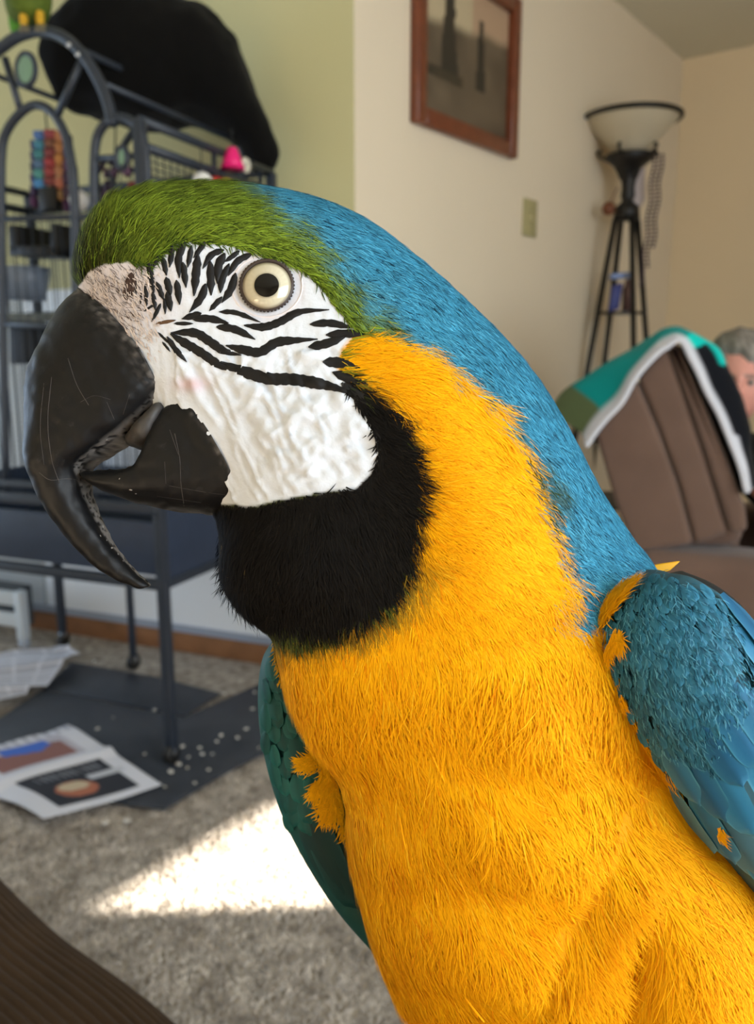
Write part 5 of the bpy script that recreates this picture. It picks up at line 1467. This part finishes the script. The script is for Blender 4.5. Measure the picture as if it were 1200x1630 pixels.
def beak(name, rings, mt, label, edge_pow):
    L = Loft(rings, 150, 120)
    N_ = L.normals()
    u, v = proj(L.P)
    P2 = np.stack([u / 100, v / 100, L.P[..., 1] * 30], -1)
    s = np.broadcast_to(L.s[None], u.shape)
    rim = smooth(-0.93, -0.99, s)                                # worn cutting edge
    t = np.linspace(0, 1, L.ns)[:, None]
    base = smooth(0.06, 0.0, t + 0 * u) * (0.4 + 0.6 * (vnoise(P2, 14, 51) > 0.1))
    n1 = vnoise(P2, 20, 52)
    fac = np.clip(0.75 * rim * (n1 > -0.3) + 0.55 * base * np.clip(n1 + 0.4, 0, 1), 0, 1)
    L.P = L.P + N_ * (0.00035 * vnoise(P2, 7, 54) + 0.0005 * rim * n1 + 0.0005 * base * n1)[..., None]
    o = L.obj(name, mt, macaw, np.repeat(fac[..., None], 3, -1))
    o['label'] = label
    return L, o
UL, upper_o = beak('upper_beak', UPPER, M_beak, 'long black hooked upper beak', 1)
LL, lower_o = beak('lower_beak', LOWER, M_beak, 'black lower beak', 1)
def tree_of(L): return BVHTree.FromPolygons([tuple(p) for p in L.P.reshape(-1, 3)], [tuple(int(i) for i in f) for f in L.faces()])
tU, tL = tree_of(UL), tree_of(LL)
# scratches and growth lines on the horn, each a thin raised thread
M_scr = mat('pale_scratch', srgb(66, 62, 59), rough=0.6)
SCR = [([(108, 570), (122, 612), (141, 645)], tU, 1.5), ([(278, 690), (286, 730), (288, 770), (293, 806)], tL, 1.6), ([(270, 684), (284, 724)], tL, 1.2), ([(82, 600), (76, 670), (82, 730), (95, 770)], tU, 1.6), ([(70, 610), (64, 680), (70, 740)], tU, 1.2),
       ([(62, 752), (80, 764), (110, 762), (136, 768)], tU, 1.5), ([(170, 640), (182, 668)], tU, 1.0), ([(206, 628), (196, 660)], tU, 1.0), ([(128, 640), (150, 630), (176, 636)], tU, 0.8), ([(262, 772), (330, 784), (380, 790)], tL, 0.9), ([(250, 790), (320, 800)], tL, 0.8), ([(262, 735), (264, 770)], tL, 1.0)]
for pts, tr_, w in SCR:
    q = crom(np.array(pts, float), np.linspace(0, 1, 18)); pp = []
    for u, v in q:
        p, nn = hit(u, v, tr_)
        if p is not None: pp.append(p - nn * 0.00002)
    if len(pp) > 3:
        mb = MB(); mb.tube(pp, w * 0.32 * 0.00021, 5); mb.build('scratch', M_scr, upper_o if tr_ is tU else lower_o, smooth=True)
# flakes of worn keratin along the hook and the cutting edge
fl_me = None
for (u, v, s) in [(150, 806, 3), (158, 822, 3), (164, 838, 4), (171, 848, 3), (160, 853, 2.5), (178, 872, 3.5), (188, 882, 2.5), (150, 795, 2), (142, 790, 2.5), (196, 893, 2), (170, 860, 2), (205, 690, 3), (214, 703, 4), (196, 706, 3), (180, 712, 3), (246, 655, 3), (208, 780, 3.5), (216, 786, 2), (190, 762, 2), (378, 752, 3), (372, 744, 2), (392, 800, 4), (386, 795, 3), (362, 716, 2.5), (170, 700, 2)]:
    p, nn = hit(u, v, tU); p2, n2 = hit(u, v, tL)
    par_ = upper_o
    if p is None: p, nn, par_ = p2, n2, lower_o
    if p is None: continue
    if fl_me is None:
        mb = MB(); mb.ball((0, 0, 0), 1, 8, (1, 0.55, 0.3)); ob = mb.build('flake', mat('keratin_flake', srgb(136, 130, 124), rough=0.7), None, smooth=True); fl_me = ob.data
    else: ob = link(bpy.data.objects.new('flake', fl_me))
    r = s * 0.00021 * 0.8
    ob.rotation_euler = Vector(nn).to_track_quat('Z', 'Y').to_euler(); ob.rotation_euler.rotate_axis('Z', random.uniform(0, 3)); ob.scale = (r, r, r); ob.location = Vector(p); adopt(ob, par_)
# tongue and the crusty corner of the mouth
tg = Loft([([(292, 640), (280, 636)], 0.006, 0.287, 2, 2), ([(278, 664), (262, 640)], 0.012, 0.284, 2, 2), ([(264, 694), (240, 656)], 0.014, 0.283, 2, 2), ([(252, 712), (218, 676)], 0.013, 0.284, 2, 2), ([(236, 718), (206, 694)], 0.010, 0.286, 2, 2), ([(218, 714), (202, 706)], 0.004, 0.287, 2, 2)], 30, 24)
tg.P += tg.normals() * (0.0006 * vnoise(tg.P, 420, 3))[..., None]
to = tg.obj('tongue', mat('grey_tongue', srgb(66, 63, 61), rough=0.5, noise=(160, 0.35)), macaw); to['label'] = 'grey tongue and mouth corner'

# ---- wings
def wing_col(P, seed, c0, c1):
    k = np.clip(0.5 + 0.5 * vnoise(P, 70, seed), 0, 1)[:, None]
    return c0 * (1 - k) + c1 * k
WING = [
    ([(1000, 935), (1020, 918), (1045, 909), (1065, 914)], 0.008, 0.271, 2, 2),
    ([(972, 958), (1015, 935), (1070, 915), (1110, 928)], 0.015, 0.268, 2, 2),
    ([(956, 990), (1025, 975), (1100, 952), (1150, 952)], 0.020, 0.266, 2, 2),
    ([(956, 1032), (1040, 1022), (1120, 1010), (1195, 1005)], 0.023, 0.265, 2, 2),
    ([(974, 1092), (1060, 1084), (1150, 1078), (1235, 1075)], 0.025, 0.265, 2, 2),
    ([(1006, 1155), (1090, 1150), (1180, 1148), (1262, 1146)], 0.025, 0.266, 2, 2),
    ([(1048, 1220), (1120, 1220), (1200, 1222), (1284, 1224)], 0.023, 0.268, 2, 2),
    ([(1094, 1290), (1150, 1292), (1220, 1298), (1300, 1300)], 0.020, 0.270, 2, 2),
    ([(1142, 1352), (1190, 1360), (1250, 1368), (1316, 1374)], 0.017, 0.273, 2, 2),
    ([(1192, 1412), (1230, 1424), (1280, 1436), (1330, 1444)], 0.014, 0.276, 2, 2),
    ([(1246, 1478), (1270, 1490), (1310, 1504), (1340, 1512)], 0.010, 0.280, 2, 2),
    ([(1300, 1560), (1312, 1566), (1330, 1572), (1345, 1576)], 0.005, 0.285, 2, 2),
]
M_wing = mat('wing_base', attr='Col', rough=0.6)
WL = Loft(WING, 120, 120)
wcol = wing_col(WL.P.reshape(-1, 3), 61, srgb(22, 62, 76), srgb(34, 88, 104))
wing = WL.obj('wing', M_wing, macaw, wcol); wing['label'] = 'folded teal blue wing with scaly coverts'
FWING = [
    ([(470, 1000), (452, 1006), (436, 1016)], 0.006, 0.330, 2, 2),
    ([(500, 1050), (455, 1046), (417, 1052)], 0.013, 0.331, 2, 2),
    ([(540, 1120), (475, 1118), (411, 1118)], 0.017, 0.332, 2, 2),
    ([(580, 1200), (505, 1200), (420, 1196)], 0.018, 0.333, 2, 2),
    ([(610, 1285), (530, 1290), (446, 1286)], 0.018, 0.334, 2, 2),
    ([(630, 1365), (560, 1370), (484, 1364)], 0.016, 0.335, 2, 2),
    ([(645, 1440), (595, 1446), (534, 1442)], 0.013, 0.336, 2, 2),
    ([(655, 1500), (630, 1508), (588, 1506)], 0.009, 0.337, 2, 2),
    ([(670, 1560), (655, 1566), (634, 1562)], 0.004, 0.338, 2, 2),
]
FL = Loft(FWING, 100, 100)
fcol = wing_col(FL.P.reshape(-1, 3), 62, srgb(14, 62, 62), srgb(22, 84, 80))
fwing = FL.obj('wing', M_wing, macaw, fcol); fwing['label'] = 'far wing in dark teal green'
tW, tF = tree_of(WL), tree_of(FL)
# feather blades: local x across, y along, z out; colour follows the blade (paler fringe, darker shaft)
def blade_mesh(name, c_mid, c_edge, c_tip, aspect=0.62, nl=8):
    V, F, C_ = [], [], []
    xs = (-1, -0.86, -0.4, 0, 0.4, 0.86, 1)
    for i in range(nl + 1):
        t = i / nl
        w = 0.5 * aspect * (min(1, (t + 0.12) / 0.45) ** 0.7) * math.sqrt(max(0.0, 1 - max(0, (t - 0.58) / 0.42) ** 2.4)) + 0.001
        for x in xs:
            z = 0.05 * math.sin(t * 2.6) - 0.10 * aspect * x * x * 0.6 + (0.012 if x == 0 else 0)
            V.append((x * w, t, z))
            e = 1 if abs(x) > 0.9 else (0.25 if abs(x) > 0.8 else 0)
            e = max(e, max(0, (t - 0.82) / 0.18))
            c = c_mid * (1 - e) + c_edge * e
            if x == 0: c = c_mid * 0.8
            c = c * (1 - 0.5 * max(0, t - 0.5)) + c_tip * (0.5 * max(0, t - 0.5))
            C_.append(c)
    m = len(xs)
    for i in range(nl):
        for k in range(m - 1): F.append((i * m + k, i * m + k + 1, (i + 1) * m + k + 1, (i + 1) * m + k))
    me = bpy.data.meshes.new(name); me.from_pydata(V, [], F)
    a = me.color_attributes.new('Col', 'FLOAT_COLOR', 'POINT'); c4 = np.ones((len(V), 4), np.float32); c4[:, :3] = np.clip(np.array(C_), 0, 1); a.data.foreach_set('color', c4.ravel())
    me.polygons.foreach_set('use_smooth', np.ones(len(me.polygons), bool))
    return me
def feather_mat(name):
    mt = mat(name, attr='Col', rough=0.55, spec=0.25, objvar=0.14)
    nt = mt.node_tree; b = nt.nodes['Principled BSDF']; tc = nt.nodes.new('ShaderNodeTexCoord')
    # fine barbs slanting out from the shaft
    sx = nt.nodes.new('ShaderNodeSeparateXYZ'); nt.links.new(tc.outputs['Object'], sx.inputs[0])
    ab = nt.nodes.new('ShaderNodeMath'); ab.operation = 'ABSOLUTE'; nt.links.new(sx.outputs[0], ab.inputs[0])
    sb = nt.nodes.new('ShaderNodeMath'); sb.operation = 'SUBTRACT'; nt.links.new(sx.outputs[1], sb.inputs[0]); nt.links.new(ab.outputs[0], sb.inputs[1])
    ml = nt.nodes.new('ShaderNodeMath'); ml.operation = 'MULTIPLY'; nt.links.new(sb.outputs[0], ml.inputs[0]); ml.inputs[1].default_value = 420
    sn = nt.nodes.new('ShaderNodeMath'); sn.operation = 'SINE'; nt.links.new(ml.outputs[0], sn.inputs[0])
    bp = nt.nodes.new('ShaderNodeBump'); bp.inputs['Strength'].default_value = 0.12; bp.inputs['Distance'].default_value = 0.0003
    nt.links.new(sn.outputs[0], bp.inputs['Height']); nt.links.new(bp.outputs[0], b.inputs['Normal'])
    return mt
M_feat = feather_mat('covert')
def place_feather(me, tree, parent, u, v, ang, length_px, name, lift=0.0006, tilt=0.05, wide=1.0):
    p, nn = hit(u, v, tree)
    if p is None: return
    d = RIGHT * math.cos(ang) - UP * math.sin(ang)
    d = d - nn * (d @ nn); d /= np.linalg.norm(d)
    p2, _ = hit(u + math.cos(ang) * length_px * 0.8, v + math.sin(ang) * length_px * 0.8, tree)
    if p2 is not None and abs(np.linalg.norm(p2 - p) - length_px * 0.8 * 0.00021) < 0.012:
        d2 = (p2 - p) / np.linalg.norm(p2 - p); d = d2
    z = nn - d * (nn @ d); z /= np.linalg.norm(z)
    d = d + z * tilt; d /= np.linalg.norm(d); z = z - d * (z @ d); z /= np.linalg.norm(z)
    x = np.cross(d, z)
    L = length_px * (((p - CAM) @ FWD) / F_PX)
    o = link(bpy.data.objects.new(name, me))
    m = Matrix((Vector(x) * L * wide, Vector(d) * L, Vector(z) * L)).transposed().to_4x4(); m.translation = Vector(p + z * lift)
    o.matrix_world = m; o.matrix_basis = m
    adopt(o, parent)
    return o
tealA = [blade_mesh('covert_blade', srgb(*c), srgb(*e), srgb(*t)) for c, e, t in (((40, 106, 134), (54, 124, 152), (48, 120, 150)), ((46, 114, 144), (60, 132, 162), (54, 128, 160)), ((36, 98, 122), (50, 116, 140), (42, 112, 138)))]
tealB = [blade_mesh('great_blade', srgb(*c), srgb(*e), srgb(*t), 0.40, 12) for c, e, t in (((30, 98, 138), (64, 140, 172), (34, 106, 150)), ((40, 112, 150), (78, 152, 184), (44, 122, 164)), ((66, 112, 132), (90, 150, 176), (60, 128, 156)))]
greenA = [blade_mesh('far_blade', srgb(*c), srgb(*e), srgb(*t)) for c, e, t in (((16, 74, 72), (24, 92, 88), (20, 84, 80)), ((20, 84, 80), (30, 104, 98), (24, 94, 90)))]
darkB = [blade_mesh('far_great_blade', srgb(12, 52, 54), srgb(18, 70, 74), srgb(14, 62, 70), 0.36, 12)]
yelA = [blade_mesh('yellow_blade', srgb(232, 170, 12), srgb(240, 184, 24), srgb(236, 176, 20), 0.42)]
for me in tealA + tealB + greenA + darkB + yelA: me.materials.append(M_feat)
# near wing: small coverts in rows (each row overlaps the one below), then longer feathers
cnt = 0
big_feathers = [(1035, 1225, 0.95, 120), (1070, 1245, 0.92, 130), (1105, 1262, 0.95, 140), (1060, 1180, 0.98, 120), (1098, 1200, 1.0, 130), (1135, 1210, 1.02, 150), (1168, 1205, 1.05, 170), (1188, 1170, 1.08, 180),
                (1150, 1290, 0.95, 150), (1180, 1310, 0.98, 160), (1210, 1290, 1.05, 190), (1215, 1220, 1.1, 200), (1160, 1090, 1.0, 130), (1185, 1100, 1.05, 150), (1140, 1120, 0.98, 120), (1200, 1060, 1.05, 170), (1180, 1020, 1.0, 130), (1215, 1140, 1.1, 190), (1118, 1150, 0.98, 120)] + [(1140 + 22 * k, 950 + 46 * k, 0.95 + 0.03 * k, 120 + 8 * k) for k in range(7)] + [(1225 + 14 * k, 1000 + 60 * k, 1.05, 150) for k in range(6)] + [(1180 + 20 * k, 960 + 50 * k, 1.0, 120) for k in range(5)]
for (u, v, a, L) in sorted(big_feathers, key=lambda q: -q[1]):
    place_feather(tealB[cnt % 3], tW, wing, u, v, a, L, 'wing_feather', 0.0012 + 0.00001 * (1400 - v) * 0.3, 0.03); cnt += 1
rows = []
v = 1188.0
while v > 918:
    sp = 17 + 7 * smooth(1000, 1190, v); rows.append((v, sp)); v -= sp * 0.72
for ri, (v, sp) in enumerate(rows):
    u0 = np.interp(v, [918, 940, 960, 990, 1032, 1092, 1155, 1220], [1030, 1000, 978, 966, 966, 985, 1018, 1058]) + 8
    u1 = np.interp(v, [918, 935, 960, 1000, 1060, 1190], [1060, 1110, 1145, 1165, 1160, 1150])
    u = u0 + (ri % 2) * sp * 0.5
    while u < u1:
        ang = 1.25 - 0.35 * (u - u0) / 200 + random.gauss(0, 0.12)
        place_feather(random.choice(tealA), tW, wing, u + random.gauss(0, 2), v + random.gauss(0, 2) + 0.12 * (u - u0) * 0, ang, sp * random.uniform(1.5, 2.0), 'covert_feather', 0.0016 + 0.0005 * (ri / len(rows)), 0.06, 1.0); cnt += 1
        u += sp * 0.95
# fine barbs over the coverts and yellow tufts on the leading edge, grown as strands
def poly_spots(poly, n, du, dv, sp=0.4):
    poly = np.array(poly, float); lo, hi = poly.min(0), poly.max(0); out = []
    while len(out) < n:
        q = lo + (hi - lo) * rng.random((400, 2)); k = sdf(poly, q[:, 0], q[:, 1]) < 0
        for u, v in q[k]:
            out.append((u, v, du + random.gauss(0, sp), dv + random.gauss(0, sp)))
    return out[:n]
WEDGE = [(958, 1000), (956, 1032), (972, 1092), (1004, 1155), (1046, 1220), (1092, 1290), (1140, 1352)]
YEL = srgb(236, 172, 10)
NEAR_IN = [(1000, 940), (1060, 918), (1130, 950), (1190, 1030), (1195, 1200), (1080, 1250), (985, 1085), (962, 1010)]
for cc, nn_ in ((srgb(90, 156, 182), 700), (srgb(22, 62, 80), 600), (srgb(50, 116, 142), 800)):
    patch_strands('covert_barbs', wing, poly_spots(NEAR_IN, nn_, 0.36, 0.93, 0.3), 0.0028, 0.00022, 0.03, cc, tW, 1, 0.15, off=0.0026)
edge_sp = []
for a, b_ in zip(WEDGE[:-2], WEDGE[1:-1]):
    for k in range(150):
        t = random.random(); edge_sp.append((a[0] + (b_[0] - a[0]) * t + abs(random.gauss(0, 6)) + 3, a[1] + (b_[1] - a[1]) * t, (b_[0] - a[0]) / 60 + random.gauss(0, 0.15), (b_[1] - a[1]) / 60))
TUFTS = [(tW, wing, [(1016, 944), (1008, 956), (998, 968), (985, 985), (968, 1008), (960, 1006), (964, 988), (978, 966), (1000, 948)], 900, 0.75, -0.65, 0.0070),
         (tW, wing, [(990, 1002), (1000, 1008), (1000, 1026), (990, 1022), (980, 1044), (976, 1034)], 300, 0.25, 0.95, 0.0050),
         (tW, wing, [(1000, 1096), (1010, 1112), (1006, 1122), (998, 1112)], 80, 0.5, 0.85, 0.003),
         (tW, wing, [(1146, 1300), (1156, 1310), (1160, 1330), (1150, 1322)], 60, 0.6, 0.8, 0.003)]
for tr_, par_, poly, n_, du, dv, L in TUFTS:
    patch_strands('yellow_tuft', par_, poly_spots(poly, n_, du, dv), L, 0.00034, 0.10, YEL, tr_, 1, 0.08, off=0.0034)
patch_strands('yellow_edge', wing, edge_sp, 0.0055, 0.00036, 0.08, YEL, tW, 1, 0.08, off=0.0014)
M_yel = yelA[0]
# yellow tuft standing on the shoulder top
mb = MB(); d_ = 0.296
pts = [at(u, v, d_) for u, v in ((1026, 912), (1034, 901), (1056, 897), (1084, 893), (1074, 902), (1066, 909), (1048, 912))]
mb.prism(pts, FWD * 0.002); tuft = mb.build('shoulder_tuft', mat('yellow_tuft', srgb(226, 164, 16), rough=0.6), macaw, bevel=0.0005); tuft['label'] = 'yellow shoulder tuft'
# dark far shoulder seen past the wing
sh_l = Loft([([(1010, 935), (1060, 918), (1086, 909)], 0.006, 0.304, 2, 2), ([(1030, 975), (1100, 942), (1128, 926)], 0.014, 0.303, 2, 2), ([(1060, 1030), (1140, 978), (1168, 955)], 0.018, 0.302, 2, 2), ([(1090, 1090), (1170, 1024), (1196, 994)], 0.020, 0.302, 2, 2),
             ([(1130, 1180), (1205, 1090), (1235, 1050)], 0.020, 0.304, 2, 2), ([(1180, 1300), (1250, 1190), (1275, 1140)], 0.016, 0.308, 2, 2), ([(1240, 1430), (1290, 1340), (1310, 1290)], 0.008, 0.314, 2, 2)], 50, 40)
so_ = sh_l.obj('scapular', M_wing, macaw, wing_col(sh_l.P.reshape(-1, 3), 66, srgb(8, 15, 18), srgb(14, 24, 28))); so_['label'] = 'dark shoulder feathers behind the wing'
# far wing
for (u, v, a, L) in ((560, 1330, 1.1, 170), (530, 1300, 1.1, 180), (500, 1290, 1.12, 180), (480, 1270, 1.12, 170), (575, 1380, 1.1, 140)):
    place_feather(darkB[0], tF, fwing, u, v, a, L, 'wing_feather', 0.0008, 0.02)
rows = []; v = 1290.0
while v > 1010:
    rows.append(v); v -= 21
for ri, v in enumerate(rows):
    u0 = np.interp(v, [1010, 1052, 1118, 1196, 1290], [440, 422, 416, 426, 452]) + 6
    u = u0 + (ri % 2) * 11
    while u < u0 + 110:
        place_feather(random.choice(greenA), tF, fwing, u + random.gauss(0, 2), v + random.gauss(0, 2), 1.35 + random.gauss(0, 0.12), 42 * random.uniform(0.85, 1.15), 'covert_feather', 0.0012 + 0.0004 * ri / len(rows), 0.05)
        u += 21
for poly, n_, du, dv, L in (([(505, 1196), (482, 1206), (480, 1216), (496, 1222), (506, 1222)], 220, -0.9, 0.25, 0.0044), ([(520, 1222), (494, 1248), (500, 1262), (508, 1258), (512, 1290), (520, 1300), (534, 1296), (536, 1230)], 620, -0.3, 0.9, 0.0055), ([(446, 1018), (466, 1022), (470, 1062), (452, 1080), (444, 1050)], 320, -0.1, 1.0, 0.0050),
                            ([(462, 1090), (500, 1140), (548, 1230), (565, 1345), (548, 1330), (512, 1230), (486, 1150)], 1100, 0.2, 1.0, 0.0060)):
    patch_strands('yellow_tuft', fwing, poly_spots(poly, n_, du, dv), L, 0.00045, 0.10, YEL, tF, 1, 0.08, off=0.0028)
# ---- loose longer breast feathers
M_brf = mat('breast_feather', attr='Col', rough=0.75, spec=0.12, objvar=0.06)
brA = [blade_mesh('breast_blade', srgb(*c), srgb(*e), srgb(*t), 0.30, 8) for c, e, t in (((255, 176, 4), (255, 190, 20), (255, 184, 10)), ((246, 164, 0), (255, 180, 10), (252, 172, 4)))]
for me in brA: me.materials.append(M_brf)
k = 0
sp = []
while k < 36:
    u, v = random.uniform(560, 1200), random.uniform(1090, 1640)
    if u < np.interp(v, [1090, 1230, 1330, 1480, 1640], [480, 560, 590, 630, 680]) or u > np.interp(v, [1090, 1200, 1300, 1420, 1640], [930, 1010, 1080, 1180, 1200]): continue
    sp.append((u, v)); k += 1
for (u, v) in sorted(sp, key=lambda q: -q[1]):
    f_ = flow(np.array([u]), np.array([v]))[0]
    place_feather(random.choice(brA), bvh, macaw, u, v, math.atan2(f_[1], f_[0]) + random.gauss(0, 0.14), random.uniform(40, 80), 'breast_feather', 0.0002, 0.015, random.uniform(0.16, 0.34))
# ---- legs, feet and tail below the frame
zt = SOFA[3]
M_foot = mat('foot_scale', srgb(52, 50, 48), rough=0.6, bump=(600, 0.4, 0.001))
for u in (880, 1050):
    top = at(u, 1960, 0.335); ft = np.array([top[0] * 0.98, top[1] - 0.006, zt + 0.012])
    mb = MB(); mb.tube([top, (top + ft) / 2, ft], [0.017, 0.0095, 0.0085], 10); lg = mb.build('leg', M_foot, macaw, smooth=True)
    for a in (-0.5, 0.25, 2.7, 3.6):
        d_ = np.array([math.sin(a), -math.cos(a), 0])
        mb = MB(); mb.tube([ft, ft + d_ * 0.022 + UZ * 0.003, ft + d_ * 0.042 - UZ * 0.003, ft + d_ * 0.055 - UZ * 0.010], [0.0075, 0.0068, 0.0055, 0.0015], 8); mb.build('toe', M_foot, lg, smooth=True)
for k in range(7):
    a = at(960 + 18 * k, 1900, 0.365)
    me = tealB[k % 3]
    o = link(bpy.data.objects.new('tail_feather', me))
    d = np.array([0.10 + 0.02 * k, 0.62, -0.78]); d /= np.linalg.norm(d); z = np.array([0, -0.78, -0.62]) * -1; z -= d * (z @ d); z /= np.linalg.norm(z); x = np.cross(d, z)
    L = 0.34
    m = Matrix((Vector(x) * L * 0.35, Vector(d) * L, Vector(z) * L * 0.4)).transposed().to_4x4(); m.translation = Vector(a + z * 0.002 * k); o.matrix_basis = m; adopt(o, macaw)
